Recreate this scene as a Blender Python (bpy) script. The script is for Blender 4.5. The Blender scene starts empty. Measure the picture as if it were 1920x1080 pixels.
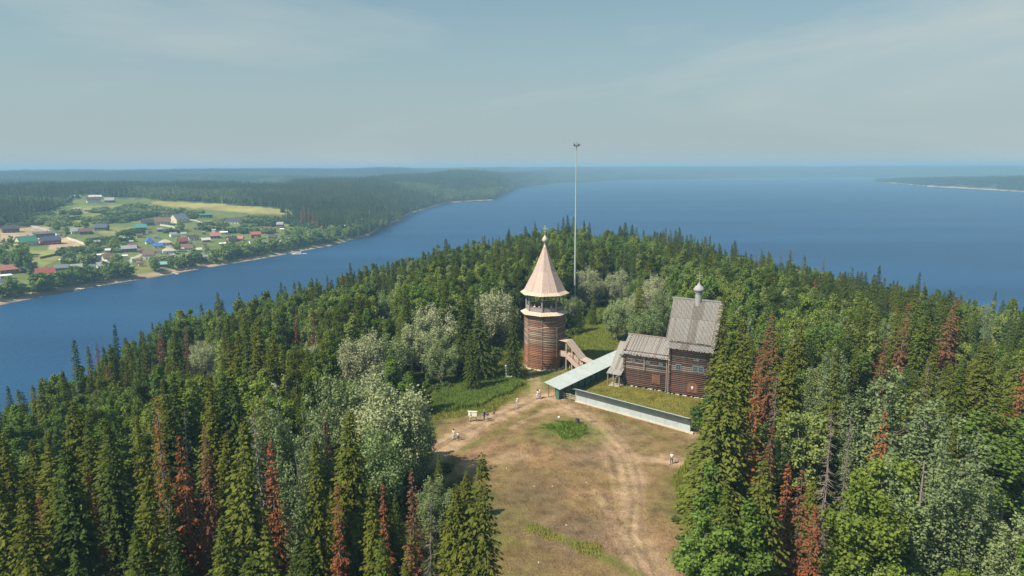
import bpy, bmesh, math, random
import numpy as np
from mathutils import Vector, Matrix
R = math.radians
scene = bpy.context.scene
COL = scene.collection

# ------------------------------------------------------------------ camera
CAMZ = 41.0; F = 1280.0; TH = R(10.06); ROLL = R(-0.25)
_f = Vector((0, math.cos(TH), -math.sin(TH))); _r0 = Vector((1, 0, 0)); _u0 = Vector((0, math.sin(TH), math.cos(TH)))
_r = _r0 * math.cos(ROLL) + _u0 * math.sin(ROLL); _u = -_r0 * math.sin(ROLL) + _u0 * math.cos(ROLL)
cam = bpy.data.cameras.new('camera'); cam.sensor_width = 36; cam.lens = 24.0
cam.clip_start = 0.5; cam.clip_end = 80000
camo = bpy.data.objects.new('camera', cam); COL.objects.link(camo)
camo.matrix_world = Matrix(((_r.x, _u.x, -_f.x, 0), (_r.y, _u.y, -_f.y, 0), (_r.z, _u.z, -_f.z, CAMZ), (0, 0, 0, 1)))
scene.camera = camo

# ------------------------------------------------------------------ sky, sun, exposure
SUN_EL = R(51); SUN_TO = Vector((-0.84, -0.54, 0)).normalized()      # direction towards the sun
W = bpy.data.worlds.new('World'); scene.world = W; W.use_nodes = True
nt = W.node_tree; nt.nodes.clear()
def N(t, ty, **k):
    n = t.nodes.new(ty)
    for a, b in k.items():
        if a.startswith('i_'): n.inputs[a[2:].replace('_', ' ')].default_value = b
        else: setattr(n, a, b)
    return n
sky = N(nt, 'ShaderNodeTexSky', sky_type='NISHITA', sun_disc=False, sun_elevation=SUN_EL,
        sun_rotation=math.atan2(SUN_TO.x, SUN_TO.y), altitude=100, air_density=1.0, dust_density=3.0, ozone_density=2.0)
hs = N(nt, 'ShaderNodeHueSaturation'); hs.inputs['Saturation'].default_value = 0.72
tint = N(nt, 'ShaderNodeMix', data_type='RGBA', blend_type='MULTIPLY'); tint.inputs[0].default_value = 1
tint.inputs[7].default_value = (0.62, 0.99, 1.02, 1)
tcz = N(nt, 'ShaderNodeTexCoord'); sx = N(nt, 'ShaderNodeSeparateXYZ'); nt.links.new(tcz.outputs['Generated'], sx.inputs[0])
hz = N(nt, 'ShaderNodeMapRange'); hz.inputs[1].default_value = 0.0; hz.inputs[2].default_value = 0.34; hz.inputs[3].default_value = 0.9; hz.inputs[4].default_value = 0.0; nt.links.new(sx.outputs[2], hz.inputs[0])
nt.links.new(sky.outputs[0], hs.inputs['Color']); nt.links.new(hs.outputs[0], tint.inputs[6])
tc = N(nt, 'ShaderNodeTexCoord'); mp = N(nt, 'ShaderNodeMapping'); mp.inputs['Scale'].default_value = (1.3, 1.3, 5.5); mp.inputs['Rotation'].default_value = (0.10, 0.22, 0)
mp.inputs['Location'].default_value = (6.6, 3.0, 2.0)
nz = N(nt, 'ShaderNodeTexNoise'); nz.inputs['Scale'].default_value = 1.25; nz.inputs['Detail'].default_value = 6; nz.inputs['Roughness'].default_value = 0.52; nz.inputs['Distortion'].default_value = 0.6
cr = N(nt, 'ShaderNodeValToRGB'); cr.color_ramp.elements[0].position = 0.46; cr.color_ramp.elements[1].position = 0.72
cr.color_ramp.elements[1].color = (0.8, 0.8, 0.8, 1)
cl = N(nt, 'ShaderNodeMix', data_type='RGBA'); cl.inputs[7].default_value = (4.8, 5.3, 5.15, 1)
nt.links.new(tc.outputs['Generated'], mp.inputs[0]); nt.links.new(mp.outputs[0], nz.inputs['Vector']); nt.links.new(nz.outputs[0], cr.inputs[0])
hm_ = N(nt, 'ShaderNodeMix', data_type='RGBA'); hm_.inputs[7].default_value = (4.1, 4.85, 4.95, 1)
nt.links.new(hz.outputs[0], hm_.inputs[0]); nt.links.new(tint.outputs[2], hm_.inputs[6])
nt.links.new(cr.outputs[0], cl.inputs[0]); nt.links.new(hm_.outputs[2], cl.inputs[6])
bg = N(nt, 'ShaderNodeBackground'); bg.inputs['Strength'].default_value = 0.077
wo = N(nt, 'ShaderNodeOutputWorld'); nt.links.new(cl.outputs[2], bg.inputs[0]); nt.links.new(bg.outputs[0], wo.inputs[0])
sl = bpy.data.lights.new('sun', 'SUN'); sl.energy = 5.0; sl.angle = R(0.5); sl.color = (1.0, 0.89, 0.73)
so = bpy.data.objects.new('sun', sl); COL.objects.link(so)
_sd = Vector((SUN_TO.x * math.cos(SUN_EL), SUN_TO.y * math.cos(SUN_EL), math.sin(SUN_EL)))
so.rotation_euler = _sd.to_track_quat('Z', 'Y').to_euler(); so.location = (-60, -70, 120)
scene.view_settings.view_transform = 'Standard'; scene.view_settings.look = 'None'
scene.view_settings.exposure = 0.58; scene.view_settings.gamma = 1.0; scene.view_settings.use_curve_mapping = False
cy = scene.cycles
cy.use_denoising = True; cy.max_bounces = 5; cy.diffuse_bounces = 2; cy.glossy_bounces = 2; cy.transmission_bounces = 2
cy.volume_bounces = 0; cy.transparent_max_bounces = 6; cy.caustics_reflective = False; cy.caustics_refractive = False
try: cy.denoising_input_passes = 'RGB_ALBEDO_NORMAL'; cy.denoising_prefilter = 'ACCURATE'
except Exception: pass

rng = np.random.default_rng(7); random.seed(7)
WATER = -35.0

# ------------------------------------------------------------------ pixel <-> place helpers
def ray(px, py):
    return _f + _r * ((px - 960) / F) + _u * ((540 - py) / F)
def hitz(px, py, z=0.0):
    d = ray(px, py); t = (z - CAMZ) / d.z
    return Vector((d.x * t, d.y * t, z))
def project(P):
    P = np.asarray(P, float).reshape(-1, 3) - np.array([0, 0, CAMZ])
    x = P @ np.array(_r); y = P @ np.array(_u); z = np.maximum(P @ np.array(_f), 0.01)
    return 960 + F * x / z, 540 - F * y / z
def smooth(e0, e1, x):
    t = np.clip((x - e0) / (e1 - e0), 0, 1); return t * t * (3 - 2 * t)
# cheap value noise for the ground
_perm = rng.random((64, 64))
def vnoise(x, y, s):
    x = np.asarray(x) / s; y = np.asarray(y) / s
    xi = np.floor(x).astype(int); yi = np.floor(y).astype(int); fx = x - xi; fy = y - yi
    fx = fx * fx * (3 - 2 * fx); fy = fy * fy * (3 - 2 * fy)
    g = lambda a, b: _perm[a % 64, b % 64]
    return (g(xi, yi) * (1 - fx) + g(xi + 1, yi) * fx) * (1 - fy) + (g(xi, yi + 1) * (1 - fx) + g(xi + 1, yi + 1) * fx) * fy - 0.5

# ------------------------------------------------------------------ promontory height
_sil = [(-300, 800, 105), (0, 700, 138), (120, 655, 160), (350, 570, 210), (600, 515, 250), (800, 462, 290), (1050, 412, 330), (1250, 432, 305), (1400, 462, 280), (1550, 492, 255), (1750, 530, 240), (1920, 548, 232), (2200, 560, 215)]
_az, _rc, _zc = [], [], []
for px, py, rc in _sil:
    d = ray(px, py); h = math.hypot(d.x, d.y)
    _az.append(math.degrees(math.atan2(d.x, d.y))); _rc.append(rc); _zc.append(CAMZ + d.z / h * rc - 17.5)
def ground_np(x, y):
    x = np.asarray(x, float); y = np.asarray(y, float)
    r = np.hypot(x, y); a = np.degrees(np.arctan2(x, y)); a = np.clip(a, _az[0], _az[-1])
    rc = np.interp(a, _az, _rc); zc = np.interp(a, _az, _zc)
    ri = np.interp(a, [-50, -37, -25, -12, -6, 4, 13, 24, 37, 50], [55, 60, 75, 110, 155, 190, 165, 130, 120, 110])
    t = smooth(ri, rc, r)
    z = zc * t
    z = z - 0.42 * np.maximum(r - rc, 0) - 0.0 * t
    away = smooth(60, 140, -y)
    z = z - 12 * away
    z = z + vnoise(x, y, 23) * 1.3 * smooth(0.02, 0.4, t) + vnoise(x, y, 9) * 0.12
    return np.maximum(z, WATER - 4)
def gz(x, y): return float(ground_np(x, y))

# ------------------------------------------------------------------ far bank
_shore = [(-500, 700), (-200, 618), (0, 572), (60, 560), (120, 548), (200, 534), (300, 518), (400, 500), (480, 487), (540, 476), (620, 461), (690, 443), (715, 427), (745, 414), (770, 400), (800, 392), (835, 381), (880, 377.5), (925, 375.5),
          (950, 362), (975, 353), (1040, 345), (1150, 339.5), (1300, 336), (1500, 333.5), (1700, 333), (1920, 333), (2300, 336)]
_saz, _srr = [], []
for px, py in _shore:
    p = hitz(px, py, WATER); _saz.append(math.degrees(math.atan2(p.x, p.y))); _srr.append(math.hypot(p.x, p.y))
_saz = np.array(_saz); _srr = np.array(_srr)
def bank_z(a, s, x, y):
    """height over the far bank: a = bearing in degrees, s = metres inland of the waterline"""
    w = np.interp(a, [-40, -22, -14, -8, 0, 8, 40], [1, 1, 1, 0.9, 1.0, 1.0, 1.0])
    sl = 0.082 * s * w
    top = np.interp(a, [-50, -37, -20, -10, 0, 10, 38], [50, 52, 53, 54, 54, 53, 53])
    z = WATER + 2.2 * smooth(0, 22, s) + top * (1 - np.exp(-np.maximum(sl, 0) / top))
    hill = np.exp(-((a + 4.2) / 3.0) ** 2) * smooth(0, 330, s) * 16 * np.exp(-(np.maximum(s - 500, 0) / 900) ** 2)
    hill2 = np.exp(-((a + 10) / 3.5) ** 2) * smooth(200, 600, s) * 3
    z = z + hill + hill2 + vnoise(x, y, 260) * 11 * smooth(250, 900, s) + vnoise(x, y, 70) * 3 * smooth(60, 300, s)
    z = z - 24 * smooth(750, 1250, s) * (1 - smooth(1700, 2600, s)) * smooth(4, 0, a)
    z = np.where(s < 0, WATER + np.maximum(s * 0.12, -3.5), z)
    return z
def far_np(x, y):
    x = np.asarray(x, float); y = np.asarray(y, float)
    a = np.degrees(np.arctan2(x, y)); r = np.hypot(x, y)
    return bank_z(a, r - np.interp(a, _saz, _srr), x, y)
def hit_far(px, py):
    d = ray(px, py); h = math.hypot(d.x, d.y)
    ts = np.linspace(330, 3500, 3200) / h
    zz = far_np(d.x * ts, d.y * ts) - (CAMZ + d.z * ts)
    i = int(np.argmax(zz > 0)) if (zz > 0).any() else len(ts) - 1
    t = ts[i]
    return Vector((d.x * t, d.y * t, float(far_np(d.x * t, d.y * t))))
def sd_poly(X, Y, poly):
    """signed distance (negative inside) to a polygon given as [(x, y)]"""
    P = np.array(poly, float); Q = np.roll(P, -1, 0); d = np.full(X.shape, 1e9); ins = np.zeros(X.shape, bool)
    for (x0, y0), (x1, y1) in zip(P, Q):
        ex, ey = x1 - x0, y1 - y0; L = ex * ex + ey * ey + 1e-9
        t = np.clip(((X - x0) * ex + (Y - y0) * ey) / L, 0, 1)
        d = np.minimum(d, np.hypot(X - x0 - t * ex, Y - y0 - t * ey))
        c = ((y0 > Y) != (y1 > Y)) & (X < (x1 - x0) * (Y - y0) / (y1 - y0 + 1e-12) + x0); ins ^= c
    return np.where(ins, -d, d)
def d_line(X, Y, line):
    d = np.full(X.shape, 1e9)
    for (x0, y0), (x1, y1) in zip(line[:-1], line[1:]):
        ex, ey = x1 - x0, y1 - y0; L = ex * ex + ey * ey + 1e-9
        t = np.clip(((X - x0) * ex + (Y - y0) * ey) / L, 0, 1)
        d = np.minimum(d, np.hypot(X - x0 - t * ex, Y - y0 - t * ey))
    return d
def wp(pts, z=0.0): return [tuple(hitz(a, b, z)[:2]) for a, b in pts]

# ------------------------------------------------------------------ object helpers
def new_mesh(name, V, Fc, mats=(), attrs=None, mi=None, smooth_=False):
    """V (n,3), Fc (m,k) or list of arrays"""
    me = bpy.data.meshes.new(name)
    V = np.asarray(V, np.float32)
    groups = Fc if isinstance(Fc, list) else [Fc]
    groups = [np.asarray(g, np.int32) for g in groups if len(g)]
    me.vertices.add(len(V)); me.vertices.foreach_set('co', V.ravel())
    nl = sum(g.size for g in groups); nf = sum(len(g) for g in groups)
    me.loops.add(nl); me.polygons.add(nf)
    me.loops.foreach_set('vertex_index', np.concatenate([g.ravel() for g in groups]))
    tot = np.concatenate([np.full(len(g), g.shape[1], np.int32) for g in groups])
    st = np.concatenate([[0], np.cumsum(tot)[:-1]]).astype(np.int32)
    me.polygons.foreach_set('loop_start', st)
    try: me.polygons.foreach_set('loop_total', tot)
    except Exception: pass
    for m in mats: me.materials.append(m)
    if mi is not None: me.polygons.foreach_set('material_index', np.asarray(mi, np.int32))
    if smooth_: me.polygons.foreach_set('use_smooth', np.ones(nf, bool))
    for k, v in (attrs or {}).items():
        v = np.asarray(v, np.float32)
        if v.ndim == 1:
            at = me.attributes.new(k, 'FLOAT', 'POINT'); at.data.foreach_set('value', v)
        else:
            at = me.attributes.new(k, 'FLOAT_COLOR', 'POINT')
            c = np.ones((len(v), 4), np.float32); c[:, :3] = v; at.data.foreach_set('color', c.ravel())
    me.update(calc_edges=True)
    return me
def link(name, data, parent=None, loc=None, rot=None, scale=None):
    o = bpy.data.objects.new(name, data); COL.objects.link(o)
    if parent is not None: o.parent = parent
    if loc is not None: o.location = loc
    if rot is not None: o.rotation_euler = rot
    if scale is not None: o.scale = scale if hasattr(scale, '__len__') else (scale,) * 3
    return o
def tag(o, label, cat, group=None):
    o['label'] = label; o['category'] = cat
    if group: o['group'] = group
    return o
def thing(name, label, cat, loc=(0, 0, 0), rz=0.0, group=None):
    o = link(name, None, None, loc, (0, 0, rz)); o.empty_display_size = 0.5
    return tag(o, label, cat, group)
class MB:
    """collects simple solids into one mesh"""
    def __init__(s): s.v = []; s.f = []; s.n = 0
    def add(s, vs, fs):
        s.v += [tuple(v) for v in vs]; s.f += [tuple(i + s.n for i in f) for f in fs]; s.n += len(vs); return s
    def box(s, x0, x1, y0, y1, z0, z1):
        return s.add([(x0, y0, z0), (x1, y0, z0), (x1, y1, z0), (x0, y1, z0), (x0, y0, z1), (x1, y0, z1), (x1, y1, z1), (x0, y1, z1)],
                     [(0, 3, 2, 1), (4, 5, 6, 7), (0, 1, 5, 4), (1, 2, 6, 5), (2, 3, 7, 6), (3, 0, 4, 7)])
    def slab(s, q, t):
        """quad q (4 points, ccw seen from outside) thickened by t against its normal"""
        q = [Vector(p) for p in q]; n = (q[1] - q[0]).cross(q[3] - q[0]).normalized() * t
        b = [p - n for p in q]
        return s.add(q + b, [(0, 1, 2, 3), (7, 6, 5, 4), (0, 4, 5, 1), (1, 5, 6, 2), (2, 6, 7, 3), (3, 7, 4, 0)])
    def rod(s, a, b, r0, r1=None, k=8):
        a, b = Vector(a), Vector(b); r1 = r0 if r1 is None else r1
        d = (b - a).normalized(); x = d.orthogonal().normalized(); y = d.cross(x)
        vs = [a + (x * math.cos(6.2832 * i / k) + y * math.sin(6.2832 * i / k)) * r0 for i in range(k)] + \
             [b + (x * math.cos(6.2832 * i / k) + y * math.sin(6.2832 * i / k)) * r1 for i in range(k)]
        fs = [(i, (i + 1) % k, k + (i + 1) % k, k + i) for i in range(k)] + [tuple(range(k - 1, -1, -1)), tuple(range(k, 2 * k))]
        return s.add(vs, fs)
    def lathe(s, prof, c=(0, 0, 0), k=16):
        """prof [(r, z)]"""
        vs = [(c[0] + r * math.cos(6.2832 * i / k), c[1] + r * math.sin(6.2832 * i / k), c[2] + z) for r, z in prof for i in range(k)]
        fs = [(j * k + i, j * k + (i + 1) % k, (j + 1) * k + (i + 1) % k, (j + 1) * k + i) for j in range(len(prof) - 1) for i in range(k)]
        fs += [tuple(range(k - 1, -1, -1)), tuple(range((len(prof) - 1) * k, len(prof) * k))]
        return s.add(vs, fs)
    def mesh(s, name, mat, sm=False):
        me = bpy.data.meshes.new(name); me.from_pydata(s.v, [], s.f)
        for m in (mat if isinstance(mat, (list, tuple)) else [mat]): me.materials.append(m)
        if sm: me.polygons.foreach_set('use_smooth', [True] * len(me.polygons))
        me.update(); return me
    def build(s, name, mat, parent=None, loc=None, rot=None, sm=False):
        return link(name, s.mesh(name, mat, sm), parent, loc, rot)

# ------------------------------------------------------------------ materials
def mat(name):
    m = bpy.data.materials.new(name); m.use_nodes = True; m.node_tree.nodes.clear(); return m, m.node_tree
def L(t, a, b): t.links.new(a, b)
def simple(name, col, rough=0.7, var=0.25, scale=3.0, metal=0.0, stretch=(1, 1, 1), bump=0.0, objrand=0.0, spec=0.4):
    m, t = mat(name)
    c = N(t, 'ShaderNodeTexCoord'); mp = N(t, 'ShaderNodeMapping'); mp.inputs['Scale'].default_value = stretch
    n = N(t, 'ShaderNodeTexNoise'); n.inputs['Scale'].default_value = scale; n.inputs['Detail'].default_value = 5; n.inputs['Roughness'].default_value = 0.6
    L(t, c.outputs['Object'], mp.inputs[0]); L(t, mp.outputs[0], n.inputs['Vector'])
    mr = N(t, 'ShaderNodeMapRange'); mr.inputs[1].default_value = 0.3; mr.inputs[2].default_value = 0.7; mr.inputs[3].default_value = 1 - var; mr.inputs[4].default_value = 1 + var
    L(t, n.outputs[0], mr.inputs[0])
    fac = mr.outputs[0]
    if objrand:
        oi = N(t, 'ShaderNodeObjectInfo'); m2 = N(t, 'ShaderNodeMapRange'); m2.inputs[3].default_value = 1 - objrand; m2.inputs[4].default_value = 1 + objrand
        L(t, oi.outputs['Random'], m2.inputs[0]); mm = N(t, 'ShaderNodeMath', operation='MULTIPLY'); L(t, fac, mm.inputs[0]); L(t, m2.outputs[0], mm.inputs[1]); fac = mm.outputs[0]
    v = N(t, 'ShaderNodeVectorMath', operation='SCALE'); v.inputs[0].default_value = col[:3]; L(t, fac, v.inputs['Scale'])
    b = N(t, 'ShaderNodeBsdfPrincipled'); b.inputs['Roughness'].default_value = rough; b.inputs['Metallic'].default_value = metal; b.inputs['Specular IOR Level'].default_value = spec
    L(t, v.outputs[0], b.inputs['Base Color'])
    if bump:
        bp = N(t, 'ShaderNodeBump'); bp.inputs['Strength'].default_value = bump; bp.inputs['Distance'].default_value = 0.05
        L(t, n.outputs[0], bp.inputs['Height']); L(t, bp.outputs[0], b.inputs['Normal'])
    o = N(t, 'ShaderNodeOutputMaterial'); L(t, b.outputs[0], o.inputs[0]); return m
def leaf_mat(name, trans=0.25, lo=0.6, hi=1.45, nscale=0.45, warm=(1.10, 1.02, 0.74)):
    """colour = object colour, varied by the 'tint' of each spray and by clumps"""
    m, t = mat(name)
    oi = N(t, 'ShaderNodeObjectInfo'); at = N(t, 'ShaderNodeAttribute', attribute_name='tint')
    c = N(t, 'ShaderNodeTexCoord'); n = N(t, 'ShaderNodeTexNoise'); n.inputs['Scale'].default_value = nscale; n.inputs['Detail'].default_value = 2
    L(t, c.outputs['Object'], n.inputs['Vector'])
    a = N(t, 'ShaderNodeMath', operation='ADD'); L(t, at.outputs['Fac'], a.inputs[0]); L(t, n.outputs[0], a.inputs[1])
    r2 = N(t, 'ShaderNodeMath', operation='MULTIPLY_ADD'); r2.inputs[1].default_value = 0.5; L(t, oi.outputs['Random'], r2.inputs[0]); L(t, a.outputs[0], r2.inputs[2])
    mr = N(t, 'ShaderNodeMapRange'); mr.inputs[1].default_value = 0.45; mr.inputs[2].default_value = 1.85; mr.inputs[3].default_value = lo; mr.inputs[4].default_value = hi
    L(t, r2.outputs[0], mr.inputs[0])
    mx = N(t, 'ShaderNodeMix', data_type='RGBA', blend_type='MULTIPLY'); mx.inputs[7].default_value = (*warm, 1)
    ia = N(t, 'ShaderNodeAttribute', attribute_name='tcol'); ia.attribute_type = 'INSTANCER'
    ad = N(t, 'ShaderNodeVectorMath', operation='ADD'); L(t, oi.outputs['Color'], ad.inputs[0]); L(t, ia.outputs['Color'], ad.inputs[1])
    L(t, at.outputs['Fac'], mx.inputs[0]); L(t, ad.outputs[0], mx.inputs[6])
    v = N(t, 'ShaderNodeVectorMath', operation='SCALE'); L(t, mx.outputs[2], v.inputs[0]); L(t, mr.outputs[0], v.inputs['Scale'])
    d = N(t, 'ShaderNodeBsdfDiffuse'); tr = N(t, 'ShaderNodeBsdfTranslucent'); ms = N(t, 'ShaderNodeMixShader'); ms.inputs[0].default_value = trans
    L(t, v.outputs[0], d.inputs[0]); L(t, v.outputs[0], tr.inputs[0]); L(t, d.outputs[0], ms.inputs[1]); L(t, tr.outputs[0], ms.inputs[2])
    o = N(t, 'ShaderNodeOutputMaterial'); L(t, ms.outputs[0], o.inputs[0]); return m
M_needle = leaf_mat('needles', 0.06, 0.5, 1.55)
M_leaf = leaf_mat('leaves', 0.26, 0.62, 1.4)
M_pale = leaf_mat('pale_leaves', 0.25, 0.6, 1.4, warm=(1.06, 1.05, 0.92))
M_dead = leaf_mat('dry_needles', 0.1, 0.6, 1.15, nscale=.8, warm=(0.85, 1.08, 1.15))
M_grass = leaf_mat('grass_blades', 0.3, 0.7, 1.35, warm=(1.25, 1.08, 0.7))
M_bark = simple('bark', (0.085, 0.065, 0.05), 0.9, 0.4, 2, stretch=(3, 3, 0.6))
M_birch = simple('birch_bark', (0.5, 0.48, 0.43), 0.8, 0.45, 4, stretch=(1, 1, 3))
M_greybark = simple('grey_bark', (0.2, 0.17, 0.15), 0.9, 0.3, 2)

def vcol_ground(name, bump=0.6, sc1=0.35, sc2=2.6, amp=0.45):
    m, t = mat(name)
    at = N(t, 'ShaderNodeAttribute', attribute_name='col'); c = N(t, 'ShaderNodeTexCoord')
    n1 = N(t, 'ShaderNodeTexNoise'); n1.inputs['Scale'].default_value = sc1; n1.inputs['Detail'].default_value = 8; n1.inputs['Roughness'].default_value = 0.62
    n2 = N(t, 'ShaderNodeTexNoise'); n2.inputs['Scale'].default_value = sc2; n2.inputs['Detail'].default_value = 4; n2.inputs['Roughness'].default_value = 0.7
    L(t, c.outputs['Object'], n1.inputs['Vector']); L(t, c.outputs['Object'], n2.inputs['Vector'])
    m1 = N(t, 'ShaderNodeMapRange'); m1.inputs[1].default_value = 0.3; m1.inputs[2].default_value = 0.7; m1.inputs[3].default_value = 1 - amp; m1.inputs[4].default_value = 1 + amp
    m2 = N(t, 'ShaderNodeMapRange'); m2.inputs[1].default_value = 0.3; m2.inputs[2].default_value = 0.7; m2.inputs[3].default_value = 1 - amp * 0.6; m2.inputs[4].default_value = 1 + amp * 0.6
    L(t, n1.outputs[0], m1.inputs[0]); L(t, n2.outputs[0], m2.inputs[0])
    mm = N(t, 'ShaderNodeMath', operation='MULTIPLY'); L(t, m1.outputs[0], mm.inputs[0]); L(t, m2.outputs[0], mm.inputs[1])
    v = N(t, 'ShaderNodeVectorMath', operation='SCALE'); L(t, at.outputs['Color'], v.inputs[0]); L(t, mm.outputs[0], v.inputs['Scale'])
    # hue drifts between green and straw
    mx = N(t, 'ShaderNodeMix', data_type='RGBA', blend_type='MULTIPLY'); mx.inputs[7].default_value = (0.95, 1.0, 0.9, 1)
    n3 = N(t, 'ShaderNodeTexNoise'); n3.inputs['Scale'].default_value = sc1 * 0.55; n3.inputs['Detail'].default_value = 6; L(t, c.outputs['Object'], n3.inputs['Vector'])
    m3 = N(t, 'ShaderNodeMapRange'); m3.inputs[1].default_value = 0.42; m3.inputs[2].default_value = 0.62; L(t, n3.outputs[0], m3.inputs[0])
    L(t, m3.outputs[0], mx.inputs[0]); L(t, v.outputs[0], mx.inputs[6])
    b = N(t, 'ShaderNodeBsdfPrincipled'); b.inputs['Roughness'].default_value = 0.95; b.inputs['Specular IOR Level'].default_value = 0.1
    L(t, mx.outputs[2], b.inputs['Base Color'])
    bp = N(t, 'ShaderNodeBump'); bp.inputs['Strength'].default_value = bump; bp.inputs['Distance'].default_value = 0.15
    L(t, mm.outputs[0], bp.inputs['Height']); L(t, bp.outputs[0], b.inputs['Normal'])
    o = N(t, 'ShaderNodeOutputMaterial'); L(t, b.outputs[0], o.inputs[0]); return m
M_ground = vcol_ground('ground_cover', 1.0, 0.45, 4.5, 0.55)
M_bankg = vcol_ground('bank_cover', 0.4, 0.02, 0.12, 0.3)

# ------------------------------------------------------------------ ground of the promontory
CLEAR = wp([(965, 2400), (955, 1100), (925, 985), (880, 900), (835, 880), (812, 830), (795, 785), (788, 752), (840, 722), (915, 692), (938, 655), (985, 632), (1020, 628), (1072, 632),
            (1078, 608), (1105, 590), (1142, 585), (1146, 622), (1175, 640), (1260, 652), (1350, 668), (1330, 735), (1312, 790), (1335, 850), (1310, 900), (1285, 950), (1295, 1020), (1335, 1100), (1500, 2400)])
PATHR = wp([(1820, 1150), (1870, 1050), (1905, 1000), (1960, 930), (2040, 860), (2150, 900), (2100, 1150)], 0)
def axis(lo, hi, f0, f1, fine, coarse):
    a = list(np.arange(f0, f1, fine)); s = coarse * 0.4; x = f1
    while x < hi: a.append(x); x += s; s = min(s * 1.15, coarse)
    s = coarse * 0.4; x = f0 - s
    while x > lo: a.insert(0, x); s = min(s * 1.15, coarse); x -= s
    return np.array(a)
gx = axis(-330, 400, -18, 40, 0.32, 4.0); gy = axis(-300, 480, 46, 135, 0.32, 4.0)
GX, GY = np.meshgrid(gx, gy); X, Y = GX.ravel(), GY.ravel(); Z = ground_np(X, Y)
jn = lambda s, k: vnoise(X + k * 31, Y - k * 17, s)
colr = np.zeros((len(X), 3)); colr[:] = (0.035, 0.042, 0.016)
def lay(mask, c):
    global colr
    colr = colr * (1 - mask[:, None]) + np.array(c) * mask[:, None]
wob = jn(4.0, 1) * 2.2 + jn(1.3, 2) * 0.8
dc = sd_poly(X, Y, CLEAR)
lay(smooth(7, -1, dc + wob), (0.085, 0.10, 0.028))
lay(smooth(1, -4, dc + wob * 1.5), (0.228, 0.155, 0.078))
# greener turf round the tower, behind it and in the church yard
lay(0.85 * smooth(2, -3, sd_poly(X, Y, wp([(795, 785), (788, 745), (850, 712), (930, 685), (945, 620), (1150, 570), (1160, 650), (1060, 700), (1040, 725), (985, 735), (930, 775), (860, 785)])) + wob), (0.12, 0.145, 0.03))
lay(0.8 * smooth(1.5, -2, sd_poly(X, Y, wp([(1060, 728), (1180, 660), (1350, 660), (1340, 760), (1295, 790), (1180, 760), (1080, 738)])) + wob * 0.7), (0.17, 0.165, 0.035))
lay(0.7 * smooth(1, -2, sd_poly(X, Y, wp([(945, 640), (1000, 640), (1000, 700), (1020, 725), (990, 745), (950, 720)])) + wob), (0.19, 0.18, 0.06))
lay(0.9 * smooth(1.6, -1.5, sd_poly(X, Y, wp([(795, 775), (800, 745), (860, 722), (950, 702), (985, 722), (955, 738), (900, 762), (850, 772)])) + wob), (0.055, 0.115, 0.022))
lay(0.75 * smooth(2, -2, sd_poly(X, Y, wp([(1270, 870), (1340, 850), (1330, 1080), (1300, 1010), (1262, 950)])) + wob * 1.4), (0.13, 0.145, 0.035))
lay(0.8 * smooth(2.2, 0, d_line(X, Y, wp([(1110, 745), (1200, 775), (1300, 815)])) + wob * 0.5), (0.17, 0.15, 0.05))
# darker olive and straw patches in the open ground
for k, (px, py, rad, c) in enumerate([(1010, 930, 7, (0.15, 0.118, 0.055)), (960, 960, 5, (0.15, 0.13, 0.045)), (1090, 985, 6, (0.155, 0.115, 0.062)), (1140, 870, 4, (0.15, 0.12, 0.06)), (940, 1060, 6, (0.2, 0.155, 0.05)), (900, 840, 5, (0.29, 0.2, 0.095)), (1020, 850, 5, (0.28, 0.19, 0.09)),
                                      (1100, 930, 5, (0.26, 0.18, 0.08)), (1180, 1030, 5, (0.27, 0.19, 0.1)), (1090, 850, 5, (0.21, 0.155, 0.08)), (1050, 1020, 5, (0.165, 0.125, 0.065)), (880, 880, 4, (0.27, 0.185, 0.09)), (1230, 1010, 4, (0.26, 0.18, 0.085)), (1000, 1060, 5, (0.18, 0.145, 0.06)), (1180, 805, 5, (0.20, 0.165, 0.075))]):
    c = (c[0] * 1.06, c[1] * .96, c[2] * 1.22)
    p = hitz(px, py); lay(0.75 * smooth(rad, rad * 0.25, np.hypot(X - p.x, (Y - p.y) * 0.8) + wob * 1.3), c)
# trodden paths
DIRT = (0.42, 0.285, 0.19)
for pts, w, st in [([(800, 850), (850, 822), (905, 792), (960, 768), (1005, 748), (1035, 742)], 2.3, 0.9), ([(800, 868), (840, 838), (880, 815)], 2.0, 0.7),
                   ([(1030, 748), (1075, 768), (1120, 798), (1150, 830), (1180, 865), (1190, 905)], 1.7, 0.8), ([(960, 800), (985, 782), (1040, 768), (1075, 775)], 1.0, 0.7),
                   ([(1190, 860), (1250, 866), (1310, 874)], 1.1, 0.75), ([(1250, 862), (1262, 866)], 2.0, 0.7), ([(1290, 820), (1312, 808)], 0.8, 0.6), ([(1000, 748), (1010, 728), (1000, 708)], 1.1, 0.5),
                   ([(1120, 925), (1155, 985), (1195, 1045), (1230, 1085)], 0.9, 0.6), ([(1185, 870), (1195, 940), (1190, 1000), (1215, 1085)], 0.8, 0.55), ([(1160, 870), (1180, 960), (1205, 1040)], 0.25, 0.7), ([(1130, 850), (1160, 925), (1175, 1000), (1200, 1085)], 0.25, 0.6), ([(820, 900), (900, 868), (980, 855)], 1.6, 0.5), ([(1200, 1030), (1290, 1140)], 2.6, 0.6)]:
    lay(st * smooth(w + 0.7, w * 0.3, d_line(X, Y, wp(pts)) + wob * 0.2), DIRT)
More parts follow.
